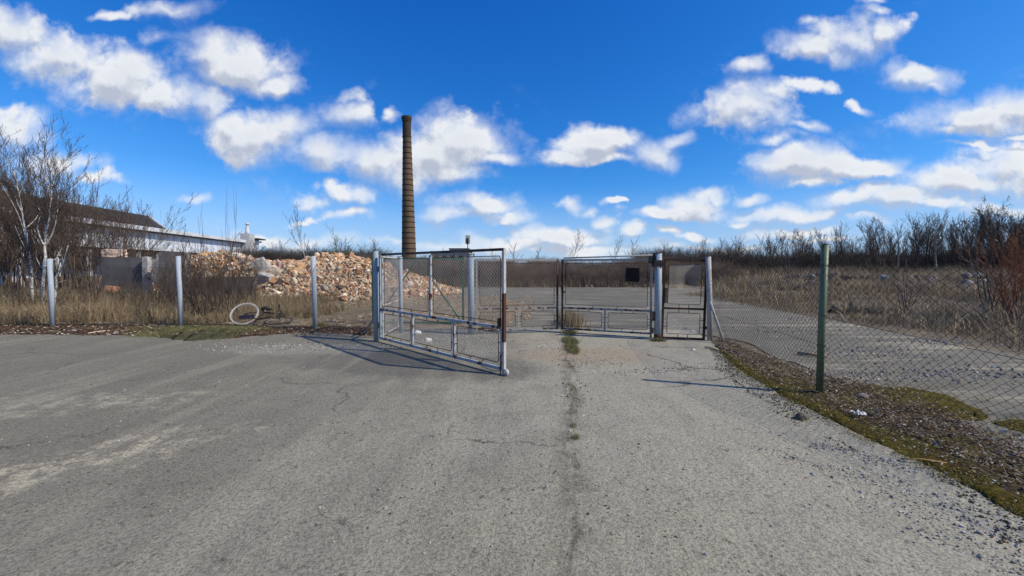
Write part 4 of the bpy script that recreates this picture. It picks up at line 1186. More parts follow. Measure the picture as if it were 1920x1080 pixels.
def gpts(l): return [G(*p) for p in l]
va, vb = verge('verge_litter', M['mosslitter'], gpts([(1338, 643), (1400, 692), (1470, 728), (1540, 762), (1620, 800), (1720, 845), (1820, 892), (1920, 945), (2080, 1040)]),
      gpts([(1350, 636), (1420, 662), (1500, 696), (1560, 712), (1640, 722), (1760, 768), (1850, 812), (1920, 850), (2080, 940)]), .006, .05, 'brown leaf litter and dark soil along the right fence', 'leaf litter', .035)
verge('moss_strip', M['moss'], gpts([(1350, 658), (1385, 694), (1440, 727), (1500, 760), (1560, 789), (1640, 830), (1720, 866), (1800, 907), (1920, 974), (2080, 1066)]),
      gpts([(1358, 660), (1400, 690), (1450, 715), (1510, 748), (1580, 778), (1660, 815), (1740, 850), (1820, 885), (1920, 940), (2080, 1020)]), .012, .03, 'golden green moss strip along the asphalt edge on the right', 'moss', .03)
verge('moss_patch', M['moss'], gpts([(1600, 742), (1680, 765), (1760, 790), (1840, 808)]), gpts([(1612, 722), (1700, 726), (1790, 742), (1850, 760)]), .01, .08, 'golden moss patch behind the green post', 'moss', .03, 120, 14, taper=True)
verge('moss_patch', M['moss'], gpts([(1860, 800), (1920, 812), (2000, 830)]), gpts([(1850, 782), (1920, 790), (2000, 806)]), .01, .06, 'small golden moss patch at the right frame edge', 'moss', .03, 80, 10, taper=True)
verge('verge_soil', M['redsoil'], gpts([(-200, 627), (0, 628), (120, 629), (260, 628), (430, 636), (520, 628), (600, 624), (700, 628)]), gpts([(-200, 604), (0, 606), (120, 606), (260, 607), (430, 609), (520, 610), (600, 610), (700, 612)]), .004, .12, 'dark reddish soil strip along the foot of the left fence', 'soil', .03)
verge('grass_mat', M['grassmat'], gpts([(275, 630), (310, 637), (360, 641), (420, 639), (450, 633), (465, 628)]), gpts([(290, 616), (330, 608), (390, 606), (430, 606), (465, 612), (475, 618)]), .012, .16, 'low green turf patch at the foot of the middle fence post', 'grass', .05, 120, 14, taper=True)

# ------------------------------------------------------------------ loose stuff: leaves, gravel, twigs
def leaflets(mb, x, y, z, s, cols, up=.35):
    n = len(x); a = R.uniform(0, 2 * np.pi, n); tilt = R.uniform(-up, up, (n, 2))
    u = np.column_stack([np.cos(a), np.sin(a), tilt[:, 0]]); v = np.column_stack([-np.sin(a), np.cos(a), tilt[:, 1]])
    c = np.column_stack([x, y, z]); s = s[:, None]
    V = np.stack([c - u * s, c + v * s * .45, c + u * s + [0, 0, .4] * s, c - v * s * .45], 1).reshape(-1, 3)
    mb.quads(V, np.arange(4 * n).reshape(-1, 4), color=cols)
LC = np.array([(.13, .09, .05), (.20, .15, .085), (.075, .055, .035), (.28, .22, .14), (.34, .30, .22), (.10, .045, .03), (.17, .12, .04)])
def band(n, a, b, p0=0, p1=1):
    k = (R.random(n) ** 1.0 * (len(a) - 1)).astype(int); t = R.uniform(p0, p1, n)[:, None]
    P = a[k] * (1 - t) + b[k] * t + R.normal(0, .02, (n, 2)); return P[:, 0], P[:, 1]
mb = MB()
x, y = band(15000, va, vb, .2, 1.0); kk = fbm(x, y, 3.5, 4) > -.1; x, y = x[kk], y[kk]; leaflets(mb, x, y, R.uniform(.015, .055, len(x)), R.uniform(.004, .016, len(x)) * R.choice([1, 1, 1.7], len(x)), np.concatenate([LC, [(.3, .26, .2), (.05, .035, .03), (.11, .09, .07)]])[R.integers(0, 10, len(x))] * R.uniform(.5, 1.4, (len(x), 1)), .6)
x, y = band(2500, va, vb, -.05, 1.3); leaflets(mb, x, y, R.uniform(.02, .035, len(x)), R.uniform(.006, .018, len(x)), LC[R.integers(0, 7, len(x))] * R.uniform(.6, 1.3, (len(x), 1)))
x, y = band(1700, va, vb, .1, 1.0); a = R.uniform(0, 2 * np.pi, len(x)); l = R.uniform(.03, .14, len(x)); P0 = np.column_stack([x, y, R.uniform(.02, .05, len(x))])
mb.segs(P0, P0 + np.column_stack([np.cos(a) * l, np.sin(a) * l, R.uniform(-.01, .05, len(x))]), .0018, .001, 3, color=LC[R.integers(0, 5, len(x))] * 1.2)
MC = np.array([(.17, .14, .02), (.12, .10, .015), (.20, .15, .03), (.09, .06, .015), (.14, .13, .03)])
def rsn(pts, n=200):
    P = np.array([tuple(G(*p))[:2] for p in pts]); dd = np.concatenate([[0], np.cumsum(np.linalg.norm(np.diff(P, axis=0), axis=1))]); t = np.linspace(0, dd[-1], n)
    return np.column_stack([np.interp(t, dd, P[:, 0]), np.interp(t, dd, P[:, 1])])
ma = rsn([(1345, 655), (1385, 696), (1440, 730), (1500, 764), (1560, 793), (1640, 834), (1720, 871), (1800, 913), (1920, 982), (2080, 1076)])
mi = rsn([(1358, 660), (1400, 690), (1450, 715), (1510, 748), (1580, 778), (1660, 815), (1740, 850), (1820, 885), (1920, 940), (2080, 1020)])
x, y = band(15000, ma, mi, -.28, 1.2); kk = fbm(x, y, 6, 3) > -.06; x, y = x[kk], y[kk]
leaflets(mb, x, y, R.uniform(.012, .04, len(x)), R.uniform(.004, .010, len(x)), MC[R.integers(0, 5, len(x))] * R.uniform(.7, 1.3, (len(x), 1)), .8)
for (px0, px1, py0, py1, nn) in ((1600, 1860, 722, 808, 5000), (1840, 2000, 782, 830, 1500), (1480, 1700, 700, 800, 1500)):
    Pm = np.array([tuple(G(a_, b_)) for a_, b_ in zip(R.uniform(px0, px1, nn), R.uniform(py0, py1, nn))]); kk = fbm(Pm[:, 0], Pm[:, 1], 2.2, 4) > .04
    Pm = Pm[kk]; leaflets(mb, Pm[:, 0], Pm[:, 1], R.uniform(.01, .04, len(Pm)), R.uniform(.004, .011, len(Pm)), MC[R.integers(0, 5, len(Pm))] * R.uniform(.7, 1.3, (len(Pm), 1)), .8)
x, y = band(2600, va, vb, -.15, 1.2); leaflets(mb, x, y, R.uniform(.02, .05, len(x)), R.uniform(.005, .018, len(x)), np.array([(.45, .42, .37), (.5, .44, .33), (.35, .25, .16)])[R.integers(0, 3, len(x))] * R.uniform(.6, 1.2, (len(x), 1)))
tag(mb.build('leaf_litter', M['litter'], attr=True), 'dead leaves and stalks lying under the right fence', 'leaves', kind='stuff')

def gravel(name, spots, label, size=(.006, .016), cols=((.2, .2, .19), (.3, .29, .27), (.14, .14, .135), (.42, .41, .38))):
    mb = MB(); cols = np.array(cols)
    for (px, py, rx, ry, rot, n) in spots:
        c = G(px, py); r = np.sqrt(R.random(n)) * R.uniform(.3, 1.1, n); a = R.uniform(0, 2 * np.pi, n)
        X = r * np.cos(a) * rx; Y = r * np.sin(a) * ry
        x = c.x + X * math.cos(rot) - Y * math.sin(rot); y = c.y + X * math.sin(rot) + Y * math.cos(rot)
        s = R.uniform(size[0], size[1], n) * R.choice([.6, 1, 1, 1.7], n)
        scatter(mb, np.column_stack([x, y, s * .35 + .004]), s[:, None], cols[R.integers(0, len(cols), n)] * R.uniform(.7, 1.2, (n, 1)), 'ico', (1, 1, .7), .25)
    tag(mb.build(name, M['gravel'], attr=True), label, 'gravel', kind='stuff')
gravel('gravel', [(1500, 865, .5, .14, -.75, 120), (1640, 900, .7, .26, -.8, 220), (1760, 965, .8, .32, -.85, 360), (1850, 1040, .6, .3, -.85, 260), (1450, 745, .35, .09, -.7, 250), (1600, 850, .8, .1, -.7, 260),
                  (1700, 880, .9, .14, -.75, 300), (1340, 690, .9, .5, 0, 160)], 'loose grey gravel along the right asphalt edge', (.0025, .0075), ((.32, .30, .25), (.40, .37, .30), (.24, .22, .18), (.48, .45, .38)))
gravel('gravel', [(1100, 680, 1.0, .8, 0, 260), (1200, 700, 1.1, .6, 0, 160), (1080, 740, .35, 1.0, 0, 120), (1050, 650, .8, .6, 0, 120), (1290, 690, .9, .4, 0, 90)], 'reddish crumbs and gravel before the double gate', (.004, .010),
       ((.3, .2, .15), (.22, .2, .18), (.4, .33, .27), (.15, .12, .1), (.5, .48, .44)))
gravel('gravel', [(560, 650, 2.2, .7, 0, 1000), (820, 640, 1.8, .9, 0, 900), (760, 620, 1.6, .5, 0, 500)], 'pale grit strewn around the open front leaf', (.004, .012), ((.28, .27, .24), (.34, .32, .28), (.2, .19, .17), (.4, .38, .33)))
gravel('gravel', [(0, 0 + 900, 2.4, 1.2, 0, 200), (500, 800, 4, 2.2, 0, 320), (1200, 900, 2.2, 1.5, 0, 300), (800, 950, 2, 1, 0, 180), (350, 700, 5, 1.6, 0, 300)], 'sparse small stones on the open asphalt', (.0025, .007), ((.16, .15, .13), (.34, .32, .28), (.12, .11, .09), (.28, .25, .2)))
def crumbs():
    mb = MB(); x, y = band(3800, ma, mi, -1.3, .6); kk = fbm(x, y, 2.5, 3) > -.15; x, y = x[kk], y[kk]
    s_ = R.uniform(.002, .007, len(x)) * R.choice([1, 1, 1.8], len(x))
    scatter(mb, np.column_stack([x, y, s_ * .4 + .005]), s_[:, None], np.array([(.12, .10, .07), (.07, .055, .04), (.22, .2, .16), (.13, .11, .03)])[R.integers(0, 4, len(x))], 'ico')
    tag(mb.build('soil_crumbs', M['gravel'], attr=True), 'crumbs of soil and moss along the asphalt edge on the right', 'soil', kind='stuff')
crumbs()
# litter beside the left fence and straw
mb = MB()
n = 2600; px_ = R.uniform(-60, 705, n); py_ = R.uniform(606, 631, n); P = np.array([tuple(G(a, b)) for a, b in zip(px_, py_)])
leaflets(mb, P[:, 0], P[:, 1], P[:, 2] + R.uniform(.02, .05, n), R.uniform(.01, .045, n), np.concatenate([LC, [(.5, .48, .42)], [(.42, .36, .28)]])[R.integers(0, 9, n)] * R.uniform(.6, 1.3, (n, 1)))
tag(mb.build('leaf_litter', M['litter'], attr=True), 'dead leaves and white scraps along the left fence foot', 'leaves', kind='stuff')

# ------------------------------------------------------------------ grass
def blades(mb, x, y, z, h, wd, cols, lean=.35, bend=.5, az=None):
    n = len(x); a = R.uniform(0, 2 * np.pi, n) if az is None else az; L = np.abs(R.normal(0, lean, n)) * h; f = R.uniform(0, 2 * np.pi, n)
    dx, dy = np.cos(a), np.sin(a); wx, wy = np.cos(f) * wd, np.sin(f) * wd
    b = np.column_stack([x, y, z])
    def pt(t): return b + np.column_stack([dx * L * t ** 1.8, dy * L * t ** 1.8, h * (t - bend * .25 * t * t)])
    w = np.column_stack([wx, wy, np.zeros(n)])
    p1 = pt(.5); p2 = pt(1.0)
    V = np.stack([b - w, b + w, p1 + w * .7, p1 - w * .7, p2], 1).reshape(-1, 3)
    k = np.arange(n) * 5
    q = np.stack([k, k + 1, k + 2, k + 3], 1); t = np.stack([k + 3, k + 2, k + 4], 1)
    loops = np.concatenate([q.ravel(), t.ravel()]); sizes = np.concatenate([np.full(n, 4), np.full(n, 3)])
    mb.add(V, loops, sizes, color=np.concatenate([cols, cols]))
STRAW = np.array([(.40, .31, .18), (.33, .25, .14), (.46, .37, .23), (.25, .19, .11), (.20, .14, .09)])
def straw(n, idx=(0, 1, 2, 3, 4), mul=1.0): return STRAW[R.choice(idx, n)] * R.uniform(.7, 1.15, (n, 1)) * mul
def clumpy(x, y, s, th): return fbm(x, y, s, 3) > th

def field(name, n, x0, x1, y0, y1, hmin, hmax, wd, label, mul=1.0, th=-.1, cs=.8, cond=None, lean=.35, idx=(0, 1, 2, 3, 4)):
    x = R.uniform(x0, x1, n); y = R.uniform(y0, y1, n)
    k = clumpy(x, y, cs, th)
    if cond is not None: k &= cond(x, y)
    k &= ~((x > -7.9) & (x < -5.3) & (y > 10.6) & (y < 12.4) & (R.random(n) < .93))
    x, y = x[k], y[k]
    h = R.uniform(hmin, hmax, len(x)) * (1 + fbm(x, y, .6, 3) * 1.1)
    mb = MB(); blades(mb, x, y, gh(x, y) - .03, h, wd * R.uniform(.6, 1.3, len(x)), straw(len(x), idx, mul), lean)
    return tag(mb.build(name, M['leaf'], attr=True), label, 'grass', kind='stuff')

field('dry_grass', 42000, -22, -6.8, 11.1, 15.5, .08, .62, .006, 'tall straw coloured dry grass behind the left fence', 1.0, -.04, .8, lambda x, y: (x < -8.6) | (R.random(len(x)) < .3), .7, (0, 1, 1, 2, 3, 3, 4))
field('dry_grass', 22000, -26, -8, 15, 21, .3, .8, .009, 'brown grass in front of the ruined walls', .7, -.2, .8, None, .5)
field('dry_grass', 8000, -9.4, -6.0, 11.1, 15, .15, .42, .006, 'brownish grass around the shrubs near the bicycle', .75, -.3, 1.0, None, .6)
field('dry_grass', 120000, 9.6, 44, 9.5, 46, .2, .8, .009, 'field of dry brown grass right of the inner road', 1.15, -.14, .5, lambda x, y: (x > 10.3 + .35 * np.maximum(y - 20, 0)) & (R.random(len(x)) < np.clip((x - 9.9) / 2.2, 0, 1)) , .65, (0, 0, 1, 2, 3, 3, 4))
field('dry_grass', 40000, 9.5, 22, 7, 24, .08, .35, .006, 'short dry grass along the edge of the inner road', .9, -.25, .9, lambda x, y: R.random(len(x)) < np.clip((x - 9.2) / 1.0, 0, 1) * np.clip((24 - x) / 8, 0, 1), .9, (0, 1, 1, 3))
field('dry_grass', 30000, -10, 18, 31.5, 40, .3, .8, .014, 'brown grass at the foot of the bank behind the yard', .6, -.3, .5, None, .4, (1, 3, 4))
field('dry_grass', 25000, 20, 75, 40, 62, .5, 1.1, .02, 'far strip of brown grass along the wood edge', .55, -.3, .3, None, .3, (1, 3, 4))
# green patches
GR = np.array([(.08, .11, .03), (.13, .14, .05), (.24, .2, .1), (.18, .16, .07)])
def green(name, spots, label, h=(.03, .09), wd=.003):
    mb = MB()
    for px, py, rx, ry, n in spots:
        c = G(px, py); r = np.sqrt(R.random(n)) * R.uniform(.5, 1.15, n); a = R.uniform(0, 2 * np.pi, n)
        x = c.x + r * np.cos(a) * rx; y = c.y + r * np.sin(a) * ry
        blades(mb, x, y, np.zeros(n) + .004, R.uniform(h[0], h[1], n), wd, GR[R.integers(0, 4, n)] * R.uniform(.7, 1.3, (n, 1)), .6)
    return tag(mb.build(name, M['leaf'], attr=True), label, 'grass', kind='stuff')
green('short_grass', [(340, 622, 1.1, .8, 5500), (400, 620, 1.2, .85, 6500), (450, 618, .7, .6, 1800), (300, 628, .7, .45, 1500), (280, 618, .9, .5, 900), (480, 620, .6, .4, 500)], 'short green grass at the foot of the middle fence post')
green('grass_tuft', [(1069, 641, .16, .42, 2200), (1072, 655, .13, .5, 1500), (1068, 625, .2, .3, 900)], 'green tuft growing from the joint before the gate', (.04, .11))
green('joint_weeds', [(1073, 690, .06, .3, 220), (1076, 730, .05, .25, 160), (1077, 775, .04, .2, 90), (1080, 870, .03, .14, 60)], 'tiny sparse weeds along the asphalt joint', (.01, .035), .0018)
green('grass_tuft', [(1078, 822, .05, .07, 130), (1075, 800, .03, .06, 60)], 'tiny weed in the asphalt joint halfway to the gate', (.02, .05), .002)
green('grass_tuft', [(1234, 640, .18, .1, 500)], 'few green blades around the foot of the thick gate post', (.03, .1))
green('grass_tuft', [(597, 614, .2, .15, 500)], 'few green blades at the post beside the bicycle', (.08, .22))
mb = MB(); c = G(1072, 612); n = 1500; x = c.x + R.normal(0, .16, n); y = c.y + R.normal(.35, .4, n)
blades(mb, x, y, np.zeros(n), R.uniform(.15, .55, n), .004, straw(n), .3); tag(mb.build('dry_weed', M['leaf'], attr=True), 'dry straw weed behind the middle of the double gate', 'weed')

# ------------------------------------------------------------------ bare trees
def grow(spec, seed):
    """returns segment arrays for trunk and crown"""
    r = random.Random(seed)
    T, C = [], []
    def rv(): return Vector((r.gauss(0, 1), r.gauss(0, 1), r.gauss(0, 1)))
    def branch(p, d, L, rad_, lvl):
        n = spec['steps'][min(lvl, len(spec['steps']) - 1)]
        step = L / n
        pts = [(p.copy(), rad_)]
        kids = spec['kids'][lvl] if lvl < len(spec['kids']) else 0
        start = spec['start'][min(lvl, len(spec['start']) - 1)]
        for i in range(n):
            d = (d + rv() * spec['wig'] + Vector((0, 0, spec['up'] if lvl else spec.get('up0', .05)))).normalized()
            q = p + d * step
            r1 = rad_ * (1 - (i + 1) / n * (1 - spec['tip']))
            (T if lvl == 0 else C).append((p.x, p.y, p.z, q.x, q.y, q.z, pts[-1][1], r1))
            pts.append((q, r1)); p = q
        for k in range(kids):
            t = start + (1 - start) * (k + r.random()) / kids
            f = t * n; i = min(int(f), n - 1); fr = f - i
            q = pts[i][0].lerp(pts[i + 1][0], fr); rr = pts[i][1] + (pts[i + 1][1] - pts[i][1]) * fr
            ax = (pts[i + 1][0] - pts[i][0]).normalized()
            s = rv(); s = (s - ax * s.dot(ax)).normalized()
            a = rad(r.uniform(*spec['ang']))
            nd_ = ax * math.cos(a) + s * math.sin(a)
            if nd_.z < spec.get('minz', -.1): nd_.z = abs(nd_.z) * .5
            l = L * spec['ratio'] * r.uniform(.6, 1.15) * (1.15 - t * spec.get('taper', .6) if lvl == 0 else 1 - .35 * t)
            branch(q, nd_.normalized(), l, min(rr * .72, max(rr * spec['rr'], spec['rmin'])), lvl + 1)
    for s in range(spec['stems']):
        a = r.uniform(0, 2 * math.pi); sp = spec['spread'] * r.uniform(.3, 1)
        d = Vector((math.cos(a) * sp, math.sin(a) * sp, 1)).normalized()
        b = Vector((math.cos(a), math.sin(a), 0)) * spec.get('base', .1) * r.random()
        branch(b, d, spec['H'] * (1 if s == 0 else r.uniform(.55, 1)), spec['R'] * (1 if s == 0 else r.uniform(.5, .9)), 0)
    return np.array(T), np.array(C)

def tree_proto(name, spec, seed, mt, mc, nt_=6, rmin=None):
    T, C = grow(spec, seed)
    root = empty(name, (0, 0, 0))
    mb = MB(); mb.segs(T[:, :3], T[:, 3:6], T[:, 6], T[:, 7], nt_); mb.build('trunk', mt, root)
    mb = MB(); mb.segs(C[:, :3], C[:, 3:6], np.maximum(C[:, 6], spec['rmin']), np.maximum(C[:, 7], spec['rmin']), 3); mb.build('crown', mc, root)
    top = max(C[:, 5].max(), T[:, 5].max())
    return root, top, len(C)

USED = {}
ORD = ['leftmost', 'second', 'third', 'fourth', 'fifth', 'sixth', 'seventh', 'eighth', 'ninth', 'tenth', 'eleventh', 'twelfth', 'thirteenth', 'fourteenth', 'fifteenth', 'sixteenth', 'seventeenth', 'eighteenth', 'nineteenth', 'twentieth'] + ['twenty-' + w for w in ('first', 'second', 'third', 'fourth', 'fifth', 'sixth', 'seventh', 'eighth', 'ninth')] + ['thirtieth'] + ['thirty-' + w for w in ('first', 'second', 'third', 'fourth', 'fifth')]
def nth(i): return ORD[i] + (' from the left' if i else '')
def place(pr, x, y, H, rz=None, label=None, cat='tree', group=None, wide=1.0, lean=(0, 0)):
    root, top, _ = pr
    o = root if not USED.get(root.name) else copy_tree(root)
    USED[root.name] = True
    s = H / top
    o.location = (x, y, float(gh(x, y)) - .03); o.rotation_euler = (lean[0], lean[1], rnd.uniform(0, 6.28) if rz is None else rz); o.scale = (s * wide, s * wide, s)
    tag(o, label, cat, group)
    return o

tall = dict(H=8, R=.085, stems=1, spread=.05, steps=[12, 6, 5, 3], kids=[20, 7, 5], start=[.36, .2, .15], wig=.085, up=.11, tip=.15, ang=(16, 42), ratio=.36, rr=.5, rmin=.0085, taper=.35)
round_ = dict(H=7, R=.16, stems=1, spread=.05, steps=[8, 6, 5, 4, 3], kids=[12, 7, 6, 4], start=[.28, .25, .2, .1], wig=.08, up=.07, tip=.2, ang=(22, 44), ratio=.58, rr=.5, rmin=.009, taper=.4)
shrub = dict(H=2.6, R=.028, stems=8, spread=.45, steps=[7, 5, 3], kids=[9, 5], start=[.25, .1], wig=.12, up=.12, up0=.08, tip=.2, ang=(18, 50), ratio=.38, rr=.5, rmin=.0055, base=.3, taper=.5)
thick = dict(H=4.6, R=.042, stems=6, spread=.34, steps=[10, 7, 5, 3], kids=[8, 6, 4], start=[.3, .2, .15], wig=.075, up=.10, up0=.05, tip=.12, ang=(16, 40), ratio=.46, rr=.5, rmin=.0046, base=.4, taper=.5)
birch = dict(H=7, R=.10, stems=1, spread=.03, steps=[14, 8, 5, 3], kids=[22, 8, 6], start=[.3, .2, .1], wig=.07, up=.07, tip=.12, ang=(22, 45), ratio=.42, rr=.5, rmin=.005, taper=.5)
whip = dict(H=3, R=.012, stems=3, spread=.10, steps=[8, 4], kids=[5], start=[.4], wig=.05, up=.15, tip=.25, ang=(12, 30), ratio=.3, rr=.6, rmin=.007, base=.2)

P_tall = [tree_proto('bare_tree', dict(tall, kids=[k0, 7, 5], R=.10 + .02 * i), 100 + i, M['twiggrey'] if i % 2 else M['bark'], M['twigwood']) for i, k0 in enumerate((18, 24, 20, 16, 22))]
P_far = [tree_proto('bare_tree', dict(tall, kids=[16, 7, 4], rmin=.010, H=7, stems=s_, spread=.16, base=0), 140 + s_, M['bark'], M['twigwood']) for s_ in (2, 3)]
P_round = [tree_proto('bare_tree', round_, 200 + i, M['bark'], M['twigwood']) for i in range(2)]
P_thick = [tree_proto('bare_shrub', thick, 300 + i, M['twigbrown'], M['twigbrown']) for i in range(4)]
P_shrub = [tree_proto('bare_shrub', shrub, 400 + i, M['twigbrown'], M['twigbrown']) for i in range(4)]
P_whip = [tree_proto('sapling', whip, 500 + i, M['twiggrey'], M['twig']) for i in range(2)]

# the wood on the right
sil_x = [1180, 1240, 1300, 1360, 1420, 1480, 1540, 1570, 1600, 1650, 1700, 1740, 1780, 1830, 1880, 1930, 2050]
sil_y = [486, 477, 469, 467, 463, 456, 454, 440, 444, 428, 432, 412, 412, 405, 402, 398, 395]
for i in range(190):
    px = 1215 + (2080 - 1215) * (i + rnd.random()) / 190
    base_d = np.interp(px, [1200, 1400, 1600, 1900, 2100], [98, 82, 66, 52, 46])
    d = base_d + (rnd.random() ** 1.5) * 22
    ytop = np.interp(px, sil_x, sil_y) + rnd.choice((rnd.uniform(-8, 22), rnd.uniform(-30, 0)))
    x = (px - 960) / F * d
    z0 = float(gh(x, d)); H = at(px, ytop, d).z - z0
    place(rnd.choice(P_tall + P_far + P_round[1:]), x, d, H, label='slender bare tree in the dark wood on the right', group='bare trees of the wood on the right', wide=rnd.uniform(.8, 1.15))
for px, yt, d, pr, w, lb in ((1828, 366, 52, P_round[0], 1.0, 'tallest bare tree with round crown above the wood'), (1566, 413, 64, P_tall[0], .9, 'leaning bare tree standing above the wood behind the green post'),
                     (1755, 393, 55, P_tall[1], 1.3, 'tall feathery bare tree left of the round crowned one'), (1652, 402, 58, P_tall[2], 1.1, 'tall bare tree rising above the middle of the wood')):
    x = (px - 960) / F * d; place(pr, x, d, at(px, yt, d).z - float(gh(x, d)), label=lb, wide=w)
# undergrowth mass of the wood
def thicket(name, n, fx, label, mat, hmin, hmax, r, cat='undergrowth', lean=.5):
    x, y, hm = fx(n)
    z = gh(x, y) - .05
    h = R.uniform(hmin, hmax, len(x)) * hm; a = R.uniform(0, 2 * np.pi, len(x)); l = np.abs(R.normal(0, lean, len(x))) * h
    P0 = np.column_stack([x, y, z]); P1 = P0 + np.column_stack([np.cos(a) * l * .4, np.sin(a) * l * .4, h * .5]); P2 = P1 + np.column_stack([np.cos(a + .5) * l * .6, np.sin(a + .5) * l * .6, h * .5])
    mb = MB(); mb.segs(P0, P1, r, r * .75, 3); mb.segs(P1, P2, r * .75, r * .4, 3)
    for q in range(2):       # side twigs
        t = R.uniform(.2, .95, len(x))[:, None]; b = P1 + (P2 - P1) * t; aa = R.uniform(0, 2 * np.pi, len(x)); ll = h * R.uniform(.12, .3, len(x))
        mb.segs(b, b + np.column_stack([np.cos(aa) * ll, np.sin(aa) * ll, ll * .8]), r * .5, r * .3, 3)
    return tag(mb.build(name, mat), label, cat, kind='stuff')
def fx_wood(n):
    px = R.uniform(1190, 2100, n); d0 = np.interp(px, [1200, 1400, 1600, 1900, 2100], [96, 80, 64, 50, 44]); d = d0 + R.uniform(4, 28, n)
    x = (px - 960) / F * d; return x, d, .75 + .9 * np.clip(fbm(x, d, .12, 3) + .3, 0, 1)
thicket('undergrowth', 36000, fx_wood, 'dark tangled undergrowth filling the wood on the right', M['twigwood'], 1.0, 4.2, .018)
def fx_bank(n):
    x = R.uniform(-14, 19, n); y = R.uniform(33, 42, n); k = fbm(x, y, .4, 3) > -.35
    return x[k], y[k], (1 + fbm(x, y, .25, 2) * .9)[k]
thicket('brush_bank', 30000, fx_bank, 'dense brown brush on the low bank behind the yard', M['twigbank'], .5, 1.5, .010)
def fx_left(n):
    px = R.uniform(440, 960, n); d = R.uniform(52, 66, n); return (px - 960) / F * d, d, np.where(px < 720, 1.0, .55)
thicket('undergrowth', 12000, fx_left, 'dark distant brush line behind the rubble heap', M['twigdark'], 1.5, 3.4, .014)

# left thicket
tops_x = [-60, 0, 60, 110, 160, 200, 240, 270]; tops_y = [262, 268, 268, 288, 318, 338, 350, 395]
for i in range(24):
    px = -60 + 325 * (i + rnd.random() * .9) / 24; d = rnd.uniform(19.5, 26)
    x = (px - 960) / F * d; yt = np.interp(px, tops_x, tops_y) + rnd.uniform(-14, 40)
    place(rnd.choice(P_thick), x, d, at(px, yt, d).z, label='tall bare multi stemmed shrub, ' + nth(i) + ' in the left thicket', cat='shrub', group='bare shrubs of the left thicket', wide=rnd.uniform(.6, .85))
# birches
def birch_tree(path_px, D, rad0, seed, label, branches):
    pts = [at(px, py, D) for px, py in path_px]; pts[0].z = -.05
    root = empty('birch_tree', (pts[0].x, D, 0)); tag(root, label, 'tree')
    o = Vector((pts[0].x, D, 0)); rr = random.Random(seed)
    P = []
    for a, b in zip(pts[:-1], pts[1:]):
        for k in range(4): P.append(a.lerp(b, k / 4) + Vector((rr.gauss(0, .007), rr.gauss(0, .015), 0)))
    P.append(pts[-1]); n = len(P)
    rad_ = np.linspace(rad0, rad0 * .22, n)
    mb = MB(); mb.tube([tuple(p - o) for p in P], rad_, 10); 
    C = []; W = []
    def sub(p, d, L, r, lv, store):
        n_ = 6 if lv == 0 else 4
        for i in range(n_):
            d = (d + Vector((rr.gauss(0, .09), rr.gauss(0, .09), rr.gauss(0, .07) + .06))).normalized(); q = p + d * L / n_
            r1 = r * (1 - .8 * (i + 1) / n_)
            (W if lv == 0 and i < 5 else C).append((p.x, p.y, p.z, q.x, q.y, q.z, max(r * (1 - .8 * i / n_), .004), max(r1, .004)))
            if lv < 3 and not (lv == 0 and i < 1):
                for _ in range(2 if lv == 0 else 1):
                    s = Vector((rr.gauss(0, 1), rr.gauss(0, 1), rr.gauss(0, .6) + .4)).normalized()
                    sub(p.lerp(q, rr.random()), (d * 1.1 + s * .75).normalized(), L * rr.uniform(.38, .6), max(r * .4, .0045), lv + 1, store)
            p = q
    for (bpx, bpy, epx, epy, br) in branches:
        a = at(bpx, bpy, D) - o; b = at(epx, epy, D + rr.uniform(-.8, .8)) - o
        sub(a, (b - a).normalized(), (b - a).length, br * .68, 0, None)
    W = np.array(W); C = np.array(C)
    mb.segs(W[:, :3], W[:, 3:6], W[:, 6], W[:, 7], 6); mb.build('trunk', M['birch'], root)
    mb = MB(); mb.segs(C[:, :3], C[:, 3:6], C[:, 6], C[:, 7], 3); mb.build('crown', M['twig'], root)
birch_tree([(64, 556), (58, 500), (50, 450), (42, 400), (34, 360), (28, 320)], 16.5, .046, 5, 'leaning white birch nearest the left frame edge', [(56, 485, 5, 420, .02), (46, 430, 85, 395, .03), (40, 395, 22, 345, .03), (36, 365, 60, 300, .02), (30, 330, 10, 262, .02), (60, 520, 45, 470, .015), (50, 450, 28, 300, .02)])
birch_tree([(76, 560), (82, 520), (85, 480), (85, 445), (90, 415), (96, 370), (98, 320)], 16.0, .056, 9, 'forked white birch second from the left frame edge', [(84, 462, 42, 395, .045), (86, 460, 126, 385, .045), (86, 440, 62, 370, .035), (90, 420, 118, 345, .03), (83, 500, 150, 455, .025), (82, 505, 40, 475, .02), (95, 375, 80, 280, .02), (97, 350, 125, 290, .02), (84, 530, 20, 520, .02)])
birch_tree([(100, 540), (106, 520), (118, 490), (128, 460)], 15.5, .04, 12, 'thin low birch branch leaning right by the first post', [(112, 505, 150, 450, .015), (118, 490, 112, 455, .012), (104, 530, 180, 520, .015)])

